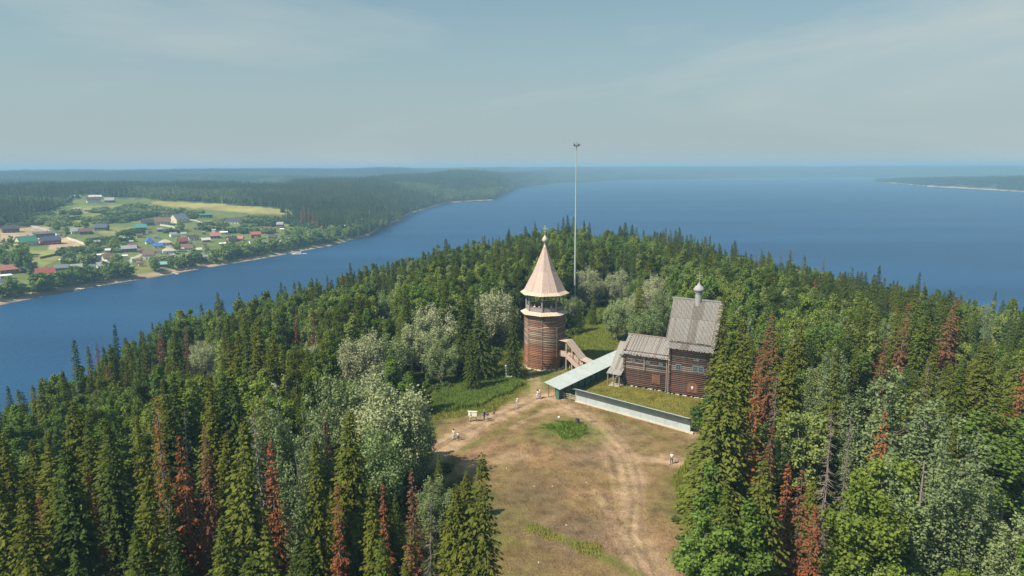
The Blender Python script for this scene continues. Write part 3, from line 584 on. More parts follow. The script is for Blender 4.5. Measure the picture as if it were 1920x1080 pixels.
clearA = np.array(CLEAR)
def base_from_top(px, ty, h):
    """place whose tree of height h has its top at pixel (px, ty)"""
    d = ray(px, ty); t = (h - CAMZ) / d.z; z = 0.0
    for _ in range(12):
        z = gz(d.x * t, d.y * t); t = (z + h - CAMZ) / d.z
    return Vector((d.x * t, d.y * t, z))
TREES = []   # dict(kind, x, y, z, h, var, shade, label, wide)
def add_tree(kind, x, y, z, h, shade=None, wide=1.0, label=None, var=None, lean=0.0):
    TREES.append(dict(kind=kind, x=x, y=y, z=z, h=h, shade=int(rg.integers(len(SPEC[kind][2]))) if shade is None else shade, wide=wide, label=label, var=int(rg.integers(len(KINDS[kind]))) if var is None else var, lean=lean, rz=float(rg.random() * 6.28)))
HERO = [  # kind, px, top_py, height, shade, width, label
 ('spruce', 890, 846, 19, 3, 1.05, 'lone yellowish green spruce with pointed top standing out into the brown clearing'),
 ('spruce', 848, 905, 16, 0, 1.0, 'olive spruce pressed against the lone pointed spruce at the clearing edge'),
 ('spruce', 645, 765, 19, 0, 1, None), ('spruce', 435, 775, 21, 3, 1.1, None), ('spruce', 575, 815, 18, 0, 1, None), ('spruce', 250, 880, 18, 0, 1.1, None), ('spruce', 345, 1000, 16, 4, 1, None), ('spruce', 500, 985, 17, 3, 1, None), ('spruce', 700, 905, 17, 0, 1, None), ('spruce', 720, 1000, 16, 1, 1, None), ('spruce', 120, 830, 19, 4, 1.2, None), ('spruce', 40, 900, 18, 0, 1.1, None), ('spruce', 310, 890, 16, 1, 1, None), ('spruce', 385, 690, 18, 0, 1, None),
 ('spruce', 1362, 640, 23, 3, 1.35, 'big yellowish green spruce hiding the far end of the log church'),
 ('spruce', 1392, 590, 24, 0, 1.1, 'tall olive spruce behind the big spruce beside the log church'), ('spruce', 1330, 760, 13, 3, 1.2, 'short yellowish spruce over the end of the lower metal wall'),
 ('spruce', 1352, 545, 20, 0, 1, 'olive spruce standing behind the right end of the church roof'),
 ('spruce', 1448, 850, 17, 3, 1.0, None), ('spruce', 1370, 900, 15, 1, 1.1, None), ('spruce', 1480, 640, 20, 0, 1, None), ('spruce', 1570, 655, 20, 3, 1, None), ('spruce', 1610, 560, 20, 1, 1, None),
 ('spruce', 866, 560, 15.5, 2, 1.15, 'dark green spruce between two whitish willows, nearer the river'), ('spruce', 900, 562, 16, 2, 1.25, 'tall dark green spruce just behind the meadow beside the bell tower'), ('spruce', 884, 615, 12, 1, 1.1, 'deep green spruce at the foot of the meadow-side pair'),
 ('spruce', 962, 560, 16, 2, 1.0, 'dark spruce directly beside the gallery of the bell tower'), ('spruce', 1112, 552, 8, 1, 1.3, 'deep green spruce between the bell tower roof and the grassy gap'), ('spruce', 1084, 553, 9.5, 2, 1.2, 'dark green spruce beneath the lamp mast'),
 ('spruce', 1200, 520, 16, 0, 1, None), ('spruce', 760, 540, 17, 2, 1.1, None), ('spruce', 670, 560, 17, 1, 1.1, None),
 ('dead', 290, 738, 19, 2, 0.8, 'slender orange brown dead spruce among green spruces, the one nearest the willows'), ('dead', 345, 815, 19, 0, 0.8, 'tall rust red dead spruce in the middle of the near slope'), ('dead', 505, 822, 17, 0, 0.9, 'bright rust red dead spruce below the pale aspens'), ('dead', 165, 880, 16, 0, 0.9, 'rust red dead spruce low on the near slope toward the river'), ('dead', 775, 878, 15, 1, 1, 'brown dead spruce under the big silvery willow'), ('dead', 716, 898, 15, 0, 0.7, 'thin rust red dead spruce beside the olive spruce by the silvery willow'), ('dead', 628, 900, 15, 0, 0.7, 'thin rust red dead spruce between two olive spruces'), ('dead', 60, 925, 14, 0, .8, 'short rust red dead spruce nearest the river on the near slope'), ('dead', 378, 790, 16, 1, .7, 'thin brown dead spruce next to the tallest yellowish spruce'), ('dead', 640, 900, 12, 0, .8, None), ('dead', 600, 745, 14, 1, .7, 'thin brown dead spruce rising among the pale aspens'),
 ('dead', 1446, 588, 21, 1, 1.1, 'tall brown dead spruce behind the big spruce by the church'), ('dead', 1415, 690, 20, 2, 0.9, 'tall orange brown dead spruce touching the big spruce by the church'), ('dead', 1432, 790, 16, 1, 0.9, 'brown dead spruce beneath the taller dead pair by the church'), ('dead', 1652, 770, 16, 2, 1.0, 'leaning orange brown dead spruce in front of the huge grey-green aspen'), ('dead', 1480, 865, 15, 0, 1.0, 'rust red dead spruce below the round pale tree'), ('dead', 1508, 880, 15, 1, 1.0, 'brown dead spruce beside the grey snags'), ('dead', 1528, 945, 13, 0, 1.1, 'short rust red dead spruce in front of the grey snags'),
 ('dead', 1778, 555, 19, 1, 1.2, 'broad brown dead spruce on the skyline above the huge aspens'), ('dead', 1690, 565, 19, 1, 1.0, 'slim brown dead spruce on the skyline beside the broad one'), ('dead', 1650, 630, 16, 1, 1.0, 'small brown dead spruce under the skyline pair'), ('dead', 1905, 640, 20, 2, 1.0, 'orange brown dead spruce at the far edge of the woods'),
 ('dead', 300, 613, 15, 1, 1.1, 'brown dead spruce on the crest above the river, first of the crest pair'), ('dead', 345, 606, 15, 1, 1.0, 'brown dead spruce on the crest above the river, second of the crest pair'), ('dead', 180, 640, 14, 1, 1, 'brown dead spruce lowest on the crest above the river'), ('dead', 549, 575, 15, 0, 0.8, 'rust red dead spruce on the crest in front of the willows'), ('dead', 586, 580, 14, 1, .8, 'brown dead spruce on the crest behind the round silvery willow'),
 ('dead', 1545, 480, 14, 1, .8, None), ('dead', 1465, 466, 14, 1, .8, None), ('dead', 1130, 428, 15, 1, .9, None), ('dead', 1115, 425, 15, 1, .9, None),
 ('snag', 480, 765, 18, 0, 0.8, 'bare grey dead spruce beside the pale aspens'), ('snag', 798, 930, 15, 1, .8, 'bare grey dead spruce beside the lone pointed spruce'), ('snag', 335, 765, 17, 1, 0.7, 'dark grey snag above the tall rust red spruce'), ('snag', 1562, 765, 19, 0, 0.8, 'grey leaning snag between the round pale tree and the huge aspen'), ('snag', 1590, 775, 17, 1, .7, 'second grey leaning snag beside the orange brown spruce'), ('snag', 1545, 830, 17, 0, .7, 'lower grey snag behind the short rust red spruce'), ('snag', 1460, 700, 18, 0, .8, 'grey snag behind the orange brown spruce by the church'), ('snag', 318, 930, 15, 1, .7, None),
 ('willow', 678, 622, 12, 2, 1.0, 'round silvery willow standing alone above the pale aspens'), ('willow', 815, 570, 13, 2, 1.1, 'whitish willow beside the dark spruces behind the meadow'), ('willow', 790, 590, 12, 0, 1.0, 'silvery willow joined to the whitish one behind the meadow'), ('willow', 825, 630, 9.5, 1, 0.95, 'grey-green willow at the edge of the meadow'), ('willow', 920, 540, 14, 2, 1.0, 'whitish willow between the dark spruces and the bell tower'),
 ('willow', 715, 705, 15, 0, 0.95, 'biggest silvery willow at the corner of the clearing'), ('willow', 762, 748, 12, 1, 0.8, 'grey-green willow overhanging the dirt path'), ('willow', 690, 790, 12, 3, 0.9, 'sage green willow beneath the biggest silvery willow'), ('willow', 815, 900, 7, 1, .9, 'low grey-green willow beside the lone pointed spruce'), ('willow', 640, 700, 13, 1, .9, None),
 ('aspen', 520, 718, 18, 1, 0.9, 'pale sage aspen with upright plumes below the round willow'), ('aspen', 575, 722, 17, 1, 0.9, 'second pale sage aspen with upright plumes nearer the big willow'), ('aspen', 560, 800, 15, 1, .8, None), ('aspen', 480, 800, 14, 2, .7, None),
 ('aspen', 1680, 672, 21, 1, 1.25, 'huge pale sage aspen, tallest of the clump at the edge of the woods'), ('aspen', 1762, 728, 20, 0, 1.25, 'huge grey-green aspen bulging toward the footpath'), ('aspen', 1620, 700, 18, 0, 1.0, 'grey-green aspen behind the orange brown leaning spruce'), ('aspen', 1730, 800, 18, 1, 1.1, 'pale sage aspen in front of the huge pair'), ('aspen', 1810, 850, 16, 0, 1.1, 'grey-green aspen beside the footpath opening'), ('aspen', 1560, 640, 17, 1, .9, None), ('aspen', 1850, 560, 16, 1, 1.0, None),
 ('broadleaf', 1508, 765, 14, 3, 1.15, 'round pale green tree between dead spruces, nearest the church side'), ('broadleaf', 1900, 760, 15, 4, 1.6, 'dark green round tree over the footpath'), ('broadleaf', 1945, 740, 15, 4, 1.6, None), ('broadleaf', 1340, 870, 13, 1, 1.2, 'mid green birch leaning over the clearing under the big spruce'), ('broadleaf', 1330, 960, 12, 1, 1.2, 'lowest mid green birch at the clearing edge'), ('broadleaf', 1400, 940, 13, 4, 1.2, None),
 ('broadleaf', 1610, 880, 15, 0, 1.1, None), ('broadleaf', 1660, 850, 15, 0, 1.1, None), ('broadleaf', 762, 695, 8, 1, 1.0, None), ('broadleaf', 800, 700, 7, 4, 1.1, None), ('broadleaf', 925, 660, 4.5, 3, 1.6, 'small bush on the grass beside the bell tower'),
 ('willow', 1100, 500, 12, 2, .9, 'whitish willow behind the lamp mast'), ('willow', 1158, 505, 11, 2, .9, 'whitish willow above the grassy gap'), ('willow', 1158, 562, 10, 1, 1.0, 'grey-green willow at the edge of the grassy gap'), ('willow', 1212, 575, 9.5, 3, 1.1, 'sage green willow right behind the lower church roof'), ('willow', 1232, 515, 11, 2, .9, 'whitish willow above the lower church roof'), ('willow', 1190, 545, 10, 0, .9, 'silvery willow between two others behind the church'), ('willow', 1245, 540, 10, 1, .9, None), ('willow', 1200, 600, 7, 3, 1.0, None),
 ('willow', 380, 640, 11, 0, .9, None), ('willow', 720, 545, 11, 3, .9, None),
]
for k, px, ty, h, sh, wd, lab in HERO:
    p = base_from_top(px, ty, h); add_tree(k, p.x, p.y, p.z, h, sh, wd, lab)
# the rest of the woods: jittered grid over the promontory
hx = np.array([t['x'] for t in TREES]); hy = np.array([t['y'] for t in TREES]); hk = np.array([3.4 if t['kind'] in ('willow', 'aspen') else 2.2 for t in TREES])
blocks = [hitz(a, b, 0) for a, b in [(1081, 590)]]
step = 3.5; cand = []
for gx_ in np.arange(-230, 250, step):
    for gy_ in np.arange(22, 380, step):
        cand.append((gx_ + rg.uniform(-1.5, 1.5), gy_ + rg.uniform(-1.5, 1.5)))
cand = np.array(cand); cx_, cy_ = cand[:, 0], cand[:, 1]
cr_ = np.hypot(cx_, cy_); ca = np.degrees(np.arctan2(cx_, cy_))
rcc = np.interp(np.clip(ca, _az[0], _az[-1]), _az, _rc)
cz = ground_np(cx_, cy_); cpx, cpy = project(np.stack([cx_, cy_, cz], 1)); tpx, tpy = project(np.stack([cx_, cy_, cz + 17], 1))
ok = (cr_ < rcc + 22) & (np.abs(ca) < 44) & (sd_poly(cx_, cy_, CLEAR) > 2.0) & (sd_poly(cx_, cy_, PATHR) > 0.5) & (tpy < 1180) & (cpx > -160) & (cpx < 2080) & (cr_ > 30)
ok &= np.array([np.min(np.hypot(hx - a, hy - b) - hk) > 0 for a, b in cand])
density = 0.78 + 0.22 * smooth(90, 140, cr_)
density = np.where(cr_ < 100, 0.62, density); ok &= rg.random(len(cand)) < density
sidx = np.where(ok)[0]
# what stays open to view from the drone: the clearing, the buildings and the hero trees
VISG = [(1068, 612), (1105, 594), (1140, 590), (1146, 640), (1190, 622), (1225, 700), (1066, 700), (985, 700), (985, 650), (960, 640), (935, 660), (915, 700), (850, 722), (800, 752), (806, 782), (830, 870), (868, 882), (905, 872), (1310, 850), (1330, 760), (1335, 690), (1225, 690), (1062, 690)]
VIS = [(802, 782), (792, 752), (850, 716), (915, 690), (938, 645), (980, 625), (982, 440), (1064, 440), (1078, 600), (1140, 590), (1150, 640), (1190, 622), (1250, 556), (1345, 556), (1322, 655), (1300, 810), (1312, 850), (1290, 930), (1285, 960), (1300, 1020), (1335, 1090), (1335, 3000), (960, 3000), (958, 1080), (925, 960), (905, 872), (868, 882), (828, 868), (812, 830)]
HB = []
for t in TREES:
    if t['label'] is None and t['kind'] == 'spruce': continue
    P_ = project([[t['x'], t['y'], t['z']], [t['x'], t['y'], t['z'] + t['h']]]); r_ = math.hypot(t['x'], t['y'])
    hw = {'willow': 4.2, 'aspen': 4.0, 'dead': 1.2, 'snag': 1.0, 'spruce': 2.2, 'broadleaf': 3.0}.get(t['kind'], 2) * t['wide'] * (t['h'] / 14) * F / r_
    HB.append((float(P_[0][1]), float(P_[1][1]), float(P_[1][0]), r_, hw, {'willow': .72, 'aspen': .7, 'broadleaf': .6, 'dead': .6, 'snag': .6}.get(t['kind'], .45)))
def fit_height(x, y, z, h, kind):
    w = {'spruce': 1.6, 'pine': 2.0, 'dead': 1.2, 'snag': 1.0, 'broadleaf': 2.4, 'willow': 3.4, 'aspen': 3.4}[kind]
    r = math.hypot(x, y); hwp = w * F / r
    for _ in range(9):
        px_, py_ = project([[x, y, z + h * f] for f in (.25, .5, .75, 1.0)])
        bad = False
        pts_x = np.concatenate([px_ - hwp * .8, px_ + hwp * .8, px_]); pts_y = np.concatenate([py_, py_, py_])
        if (sd_poly(pts_x[[0, 1, 2, 4, 5, 6, 8, 9, 10, 11]], pts_y[[0, 1, 2, 4, 5, 6, 8, 9, 10, 11]], VIS) < -2).any() and r < 128: bad = True
        if not bad and (sd_poly(pts_x[[0, 1, 2, 3, 4, 5, 6, 7, 8, 9, 10, 11]], pts_y, VISG[:5] + [(1066, 690)]) < -2).any(): bad = True
        if not bad:
            for hpx, hty, hby, hr, hw, fr in HB:
                if abs(px_[3] - hpx) < hw * .9 + hwp * .7 and r < hr and py_[3] < hty + fr * (hby - hty): bad = True; break
        if not bad: return h
        h *= .86
        if h < 5.5: return 0
    return 0
pat = vnoise(cx_, cy_, 22) + 0.7 * vnoise(cx_ + 50, cy_, 11)
pat2 = vnoise(cx_ + 90, cy_ - 40, 30)
for i in sidx:
    x, y, px, py, ty = cx_[i], cy_[i], cpx[i], cpy[i], tpy[i]; r = cr_[i]; q = rg.random(); p_ = pat[i] + 0.25 * (rg.random() - .5)
    dcl = float(sd_poly(np.array([x]), np.array([y]), CLEAR)[0])
    far = r > 150
    if px < 800 and r < 95: kind = 'spruce' if p_ < 0.22 else 'broadleaf'
    elif px < 800: kind = 'spruce' if p_ < -0.12 else ('broadleaf' if q < 0.86 else ('pine' if q < .93 else 'willow'))
    elif px < 1300: kind = 'spruce' if p_ < -0.18 else ('broadleaf' if q < 0.74 else ('pine' if q < 0.9 else 'willow'))
    else: kind = 'spruce' if p_ < -0.04 else ('broadleaf' if q < 0.8 else ('pine' if q < 0.92 else 'aspen'))
    if r > rcc[i] - 12: kind = 'spruce' if q < 0.62 else 'broadleaf'
    if kind == 'spruce' and rg.random() < (0.07 if (px > 1400 or px < 800) else 0.02): kind = 'dead' if rg.random() < 0.7 else 'snag'
    if rg.random() < 0.03 and kind == 'broadleaf': kind = 'willow'
    wide_ = rg.uniform(0.85, 1.2)
    h = {'spruce': rg.uniform(13, 19.5), 'broadleaf': rg.uniform(10, 15), 'willow': rg.uniform(8, 11), 'aspen': rg.uniform(12, 16), 'dead': rg.uniform(12, 17), 'snag': rg.uniform(11, 16), 'pine': rg.uniform(13, 17)}[kind]
    if px < 300: h *= 0.92
    if kind == 'spruce' and r < 105: wide_ *= 1.22; h *= 1.04
    if far and kind == 'broadleaf': h *= 1.12
    if 0 < dcl < 9:
        h *= 0.82
        if 940 < px < 1340 and py > 560 and py < 700: h *= 0.8
    # nothing tall may stand between the camera and the clearing, or in front of the church and tower
    if 1075 < px < 1160 and 560 < py < 640: h = min(h, 7)
    if kind in ('spruce', 'dead') and r > rcc[i] - 12: h = rg.uniform(15, 21) if rg.random() < 0.3 else rg.uniform(9, 15.5)
    h = fit_height(x, y, cz[i] - .2, h, kind)
    if h == 0: continue
    sh = None
    if kind == 'spruce':
        if far: sh = int(rg.choice([1, 2, 4, 0], p=[.3, .3, .2, .2]))
        elif px > 1300 or pat2[i] > 0: sh = int(rg.choice([0, 3, 1], p=[.45, .35, .2]))
        else: sh = int(rg.choice([0, 1, 2, 4, 3], p=[.35, .25, .15, .12, .13]))
    if kind == 'pine': sh = int(rg.choice([4, 1]))
    if kind == 'broadleaf': sh = int(rg.choice([0, 1, 2, 3, 4], p=[.3, .28, .17, .1, .15]))
    add_tree(kind, x, y, cz[i] - 0.2, h, sh, wide_)
# extra lean growing towards the right of the frame, plus a small random lean
for t in TREES:
    px = project([[t['x'], t['y'], t['z']]])[0][0]
    t['px'] = px; t['lean'] = math.radians(np.clip((px - 1450) / 470, 0, 1.1) * 8 + rg.normal() * 1.2)
def place_words(t):
    x, y, px = t['x'], t['y'], t['px']; r = math.hypot(x, y)
    if px < 830:
        if r < 62: w = 'on the slope right beside the clearing'
        elif r < 85: w = 'on the near slope between clearing and river' if px > 420 else 'low on the near slope toward the river'
        elif r < 115: w = 'behind the pale aspens and willows' if px > 450 else 'on the middle of the slope above the river'
        elif r < 160: w = 'in the woods behind the meadow' if px > 560 else 'near the crest above the river'
        else: w = 'in the distant woods between river and tower'
    elif px < 1300:
        if r < 200: w = 'in the woods right behind the bell tower' if px < 1090 else 'in the woods right behind the church'
        else: w = 'far out on the headland behind the lamp mast'
    else:
        if r < 62: w = 'in the nearest woods opposite the river'
        elif r < 90: w = 'among the snags below the church' if px < 1620 else 'around the huge aspens by the footpath'
        elif r < 125: w = 'beside the big spruce next to the church' if px < 1600 else 'behind the huge aspens'
        elif r < 170: w = 'in the woods beyond the church'
        else: w = 'at the far woods edge above wide water'
    return w
def size_word(t):
    b = {'spruce': 15.5, 'pine': 15, 'broadleaf': 12, 'willow': 10, 'aspen': 15, 'dead': 14.5, 'snag': 14}[t['kind']]
    return 'tall' if t['h'] > b * 1.1 else ('low' if t['h'] < b * 0.9 else 'mid-sized')
NOUN = {'spruce': 'spruce', 'pine': 'airy pine', 'broadleaf': 'broadleaf tree', 'willow': 'bushy willow', 'aspen': 'plumed aspen', 'dead': 'dead spruce', 'snag': 'bare dead spruce'}
STUFF = {}
by_kind = {}
for t in TREES: by_kind.setdefault('dead' if t['kind'] == 'snag' else t['kind'], []).append(t)
LIM = {'spruce': 290, 'broadleaf': 240, 'dead': 120, 'willow': 80, 'aspen': 80, 'pine': 80}
for k, lst in by_kind.items():
    lst.sort(key=lambda t: (t['label'] is None, -t['h'] * t['wide'] / (math.hypot(t['x'], t['y']) + 20)))
    for i, t in enumerate(lst):
        kind = t['kind']; nm, cat, cols, names = SPEC[kind]
        cm, tm, jm, H0 = KINDS[kind][t['var']]; s = t['h'] / H0; sc = (s * t['wide'], s * t['wide'], s)
        rot = Matrix.Rotation(t['lean'], 3, 'Y') @ Matrix.Rotation(t['rz'], 3, 'Z'); e = rot.to_euler()
        if i >= LIM[k]: STUFF.setdefault(kind, []).append((t, sc, e)); continue
        pw = place_words(t); lab = t['label'] or f"{size_word(t)} {names[t['shade']]} {NOUN[kind]} {pw}"
        o = link(nm, None, None, (t['x'], t['y'], t['z']), e, sc)
        tag(o, lab, cat, f"{names[t['shade']]} {NOUN[kind]} {pw}" if not t['label'] else f"{cat} trees with a look or place of their own")
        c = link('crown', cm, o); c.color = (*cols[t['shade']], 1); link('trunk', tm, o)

ORD = ['first', 'second', 'third', 'fourth', 'fifth', 'sixth', 'seventh', 'eighth', 'ninth']
def split_labels(names, phrase):
    by = {}
    for o in bpy.data.objects:
        if o.parent is None and 'label' in o and o.name.split('.')[0] in names: by.setdefault(o['label'], []).append(o)
    for lab, os_ in by.items():
        if 2 <= len(os_) <= 9 and len(lab.split()) <= 12:
            os_.sort(key=lambda o: project([list(o.location)])[0][0])
            for k_, o in enumerate(os_): o['label'] = f'{lab}, {ORD[k_]} {phrase}'
split_labels({'spruce_tree', 'dead_spruce', 'broadleaf_tree', 'willow_tree', 'aspen_tree', 'pine_tree'}, 'from the river')
# instanced mass of trees -> one object per kind
def scatter(name, srcs, P, ROT, SCL, IDX):
    """one object: points with srcs (list of (mesh, colour)) set on them by geometry nodes"""
    colc = bpy.data.collections.new(name + '_sources')
    for i, (me, c) in enumerate(srcs):
        so_ = bpy.data.objects.new(f'{name}_source_{i:03d}', me); so_.color = (*c, 1); colc.objects.link(so_)
    me = bpy.data.meshes.new(name); P = np.asarray(P, np.float32); me.vertices.add(len(P)); me.vertices.foreach_set('co', P.ravel())
    a = me.attributes.new('rot', 'FLOAT_VECTOR', 'POINT'); a.data.foreach_set('vector', np.asarray(ROT, np.float32).ravel())
    a = me.attributes.new('scl', 'FLOAT_VECTOR', 'POINT'); a.data.foreach_set('vector', np.asarray(SCL, np.float32).ravel())
    a = me.attributes.new('idx', 'INT', 'POINT'); a.data.foreach_set('value', np.asarray(IDX, np.int32))
    a = me.attributes.new('tcol', 'FLOAT_COLOR', 'POINT'); a.data.foreach_set('color', np.array([(*srcs[int(i)][1], 1) for i in IDX], np.float32).ravel())
    o = link(name, me); o['kind'] = 'stuff'; o.color = (0, 0, 0, 1)
    ng = bpy.data.node_groups.new(name, 'GeometryNodeTree')
    ng.interface.new_socket('Geometry', in_out='INPUT', socket_type='NodeSocketGeometry'); ng.interface.new_socket('Geometry', in_out='OUTPUT', socket_type='NodeSocketGeometry')
    gi = ng.nodes.new('NodeGroupInput'); go = ng.nodes.new('NodeGroupOutput')
    ci = ng.nodes.new('GeometryNodeCollectionInfo'); ci.inputs['Collection'].default_value = colc; ci.inputs['Separate Children'].default_value = True; ci.inputs['Reset Children'].default_value = True
    ip = ng.nodes.new('GeometryNodeInstanceOnPoints'); ip.inputs['Pick Instance'].default_value = True
    def na(n, ty):
        x = ng.nodes.new('GeometryNodeInputNamedAttribute'); x.data_type = ty; x.inputs['Name'].default_value = n
        return [s for s in x.outputs if s.enabled and s.name == 'Attribute'][0]
    er = ng.nodes.new('FunctionNodeEulerToRotation')
    ng.links.new(gi.outputs[0], ip.inputs['Points']); ng.links.new(ci.outputs[0], ip.inputs['Instance']); ng.links.new(na('idx', 'INT'), ip.inputs['Instance Index'])
    ng.links.new(na('rot', 'FLOAT_VECTOR'), er.inputs[0]); ng.links.new(er.outputs[0], ip.inputs['Rotation']); ng.links.new(na('scl', 'FLOAT_VECTOR'), ip.inputs['Scale'])
    ng.links.new(ip.outputs[0], go.inputs[0])
    md = o.modifiers.new('scatter', 'NODES'); md.node_group = ng
    return o
STN = {'spruce': 'distant_spruce_forest', 'broadleaf': 'distant_broadleaf_forest', 'dead': 'distant_dead_spruces', 'snag': 'distant_snags', 'willow': 'distant_willows', 'aspen': 'distant_aspens', 'pine': 'distant_pines'}
for kind, lst in STUFF.items():
    cols = SPEC[kind][2]; srcs = []; m_ = {}
    for v, (cm, tm, jm, H0) in enumerate(KINDS[kind]):
        for s in range(len(cols)): m_[(v, s)] = len(srcs); srcs.append((jm, cols[s]))
    scatter(STN[kind], srcs, [(t['x'], t['y'], t['z']) for t, _, _ in lst], [tuple(e) for _, _, e in lst], [sc for _, sc, _ in lst], [m_[(t['var'], t['shade'])] for t, _, _ in lst])

# far woods: patches of many small trees
def cone_tree(x, y, z, h, w, rg):
    """rough little spruce"""
    k = 6; rings = 5; B, T, S, TI = [], [], [], []
    tt = rg.random()
    for j in range(rings):
        u = j / rings; rr = w * (1 - u) * (0.9 + 0.2 * rg.random()); zz = z + h * (0.12 + 0.86 * u)
        for i in range(k):
            a = 6.2832 * (i + rg.random() * .6) / k; d = np.array([math.cos(a), math.sin(a), 0])
            B.append(np.array([x, y, zz + h * 0.16])); T.append(np.array([x, y, zz - h * 0.02]) + d * rr); S.append(np.array([-d[1], d[0], 0]) * rr * 0.45); TI.append(np.clip(tt * 0.6 + rg.random() * .4, 0, 1))
    return B, T, S, TI
def patch(size, n, con, rg, hh=(11, 17)):
    B, T, S, TI = [], [], [], []; Vb, Fb, Tb, nn = [], [], [], 0
    for i in range(n):
        x, y = rg.uniform(-size / 2, size / 2, 2)
        if rg.random() < con:
            b, t_, s, ti = cone_tree(x, y, 0, rg.uniform(*hh), rg.uniform(1.9, 2.9), rg); B += b; T += t_; S += s; TI += ti
        else:
            h = rg.uniform(*hh) * 0.8; lp = [(np.array([x + rg.normal() * 1.1, y + rg.normal() * 1.1, h * rg.uniform(0.35, 0.85)]), rg.uniform(1.5, 2.3)) for _ in range(5)]
            V, Fq, ti = leafy_crown(lp, rg, 90, 1.5); o_ = rg.random() * .5; Vb.append(V); Fb.append(Fq + nn); nn += len(V); Tb.append(np.clip(ti * .6 + o_, 0, 1))
    if B:
        V, Fq = quads_from(np.array(B), np.array(T), np.array(S)); Vb.append(V); Fb.append(Fq + nn); Tb.append(np.repeat(np.array(TI), 4))
    return np.concatenate(Vb), np.concatenate(Fb), np.concatenate(Tb)
def patch_meshes(name, size, n, con, cnt, hh):
    out = []
    for i in range(cnt):
        V, Fq, ti = patch(size, n, con, rg, hh); out.append(new_mesh(name, V, Fq, [M_leaf], {'tint': ti}))
    return out
P_dark = patch_meshes('dark_woods_patch', 30, 34, 0.85, 3, (12, 18)); P_mix = patch_meshes('mixed_woods_patch', 30, 32, 0.25, 3, (10, 16)); P_scrub = patch_meshes('scrub_patch', 18, 22, 0.0, 3, (4, 7)); P_far = patch_meshes('far_woods_patch', 75, 110, 0.55, 3, (14, 20))
def area_points(r_lo, r_hi, step, a0=-47, a1=44):
    out = []; xs = np.arange(-r_hi, r_hi, step); ys = np.arange(200, r_hi, step); XX, YY = np.meshgrid(xs, ys); XX = XX.ravel() + rg.uniform(-.3, .3, XX.size) * step; YY = YY.ravel() + rg.uniform(-.3, .3, YY.size) * step
    a = np.degrees(np.arctan2(XX, YY)); r = np.hypot(XX, YY); s = r - np.interp(a, _saz, _srr)
    k = (a > a0) & (a < a1) & (r > r_lo) & (r < r_hi) & (s > 14); XX, YY, a, s = XX[k], YY[k], a[k], s[k]; ZZ = bank_z(a, s, XX, YY)
    px, py = project(np.stack([XX, YY, ZZ], 1)); return XX, YY, ZZ, px, py, a, s, r[k]
G_DARK = (0.055, 0.080, 0.030); G_MIX = (0.115, 0.16, 0.06); G_SCR = (0.17, 0.22, 0.085)
XX, YY, ZZ, px, py, a, s, r = area_points(300, 2600, 24)
fo = far_open(px, py); wf = vnoise(XX, YY, 90) * 12
woods = ((fo > 2) & (px < 1300)) & (s > 18)
darkm = (vnoise(XX, YY, 150) + 0.5 * vnoise(XX, YY, 60) + 0.18 > 0) | ((px > 540) & (px < 740) & (fo > 3) & (py < 425))
shorewood = woods
clearing_far = sd_poly(px, py, [(380, 344), (470, 339), (560, 350), (540, 358), (400, 353)]) < 0
i1 = np.where(woods & ~clearing_far & ~((px > 800) & (s < 28)))[0]
tot = [(P_dark[int(rg.integers(3))] if darkm[i] else P_mix[int(rg.integers(3))]) for i in i1]
srcs = [(m_, G_DARK) for m_ in P_dark] + [(m_, G_MIX) for m_ in P_mix] + [(m_, (.075, .105, .035)) for m_ in P_dark] + [(m_, (.12, .16, .06)) for m_ in P_mix]
ids = [int(rg.integers(3)) + (0 if darkm[i] else 3) + (6 if vnoise(XX[i], YY[i], 45) + .3 * rg.normal() > .05 else 0) for i in i1]
scatter('far_bank_forest', srcs, np.stack([XX[i1], YY[i1], ZZ[i1] - 1.0], 1), np.stack([np.zeros(len(i1)), np.zeros(len(i1)), rg.random(len(i1)) * 6.28], 1), rg.uniform(0.85, 1.15, (len(i1), 1)) * np.ones((1, 3)), ids)
# scrub on the open slopes of the village
SCRUB = [[(120, 400), (180, 392), (290, 390), (370, 402), (380, 415), (300, 412), (220, 420), (110, 422)], [(0, 400), (90, 400), (110, 420), (60, 425), (0, 425)], [(110, 440), (180, 440), (260, 455), (230, 475), (170, 470), (160, 455)],
         [(330, 428), (470, 405), (540, 415), (520, 440), (400, 440)], [(380, 470), (560, 440), (690, 432), (640, 462), (480, 482), (400, 492)], [(540, 405), (600, 420), (700, 430), (690, 440), (600, 450), (540, 440)], [(225, 430), (330, 438), (300, 455), (250, 450)], [(300, 490), (380, 482), (390, 495), (320, 505)], [(120, 470), (200, 470), (190, 500), (120, 500)]]
XX, YY, ZZ, px, py, a, s, r = area_points(300, 1500, 13, -47, -8)
inside = np.zeros(len(XX), bool)
for pl in SCRUB: inside |= sd_poly(px, py, pl) + vnoise(XX, YY, 30) * 6 < 0
HOUSE_PX = []
i2 = np.where(inside & (s > 16) & (rg.random(len(XX)) < 0.62))[0]
SCR_PTS = (XX, YY, ZZ, px, py, i2)
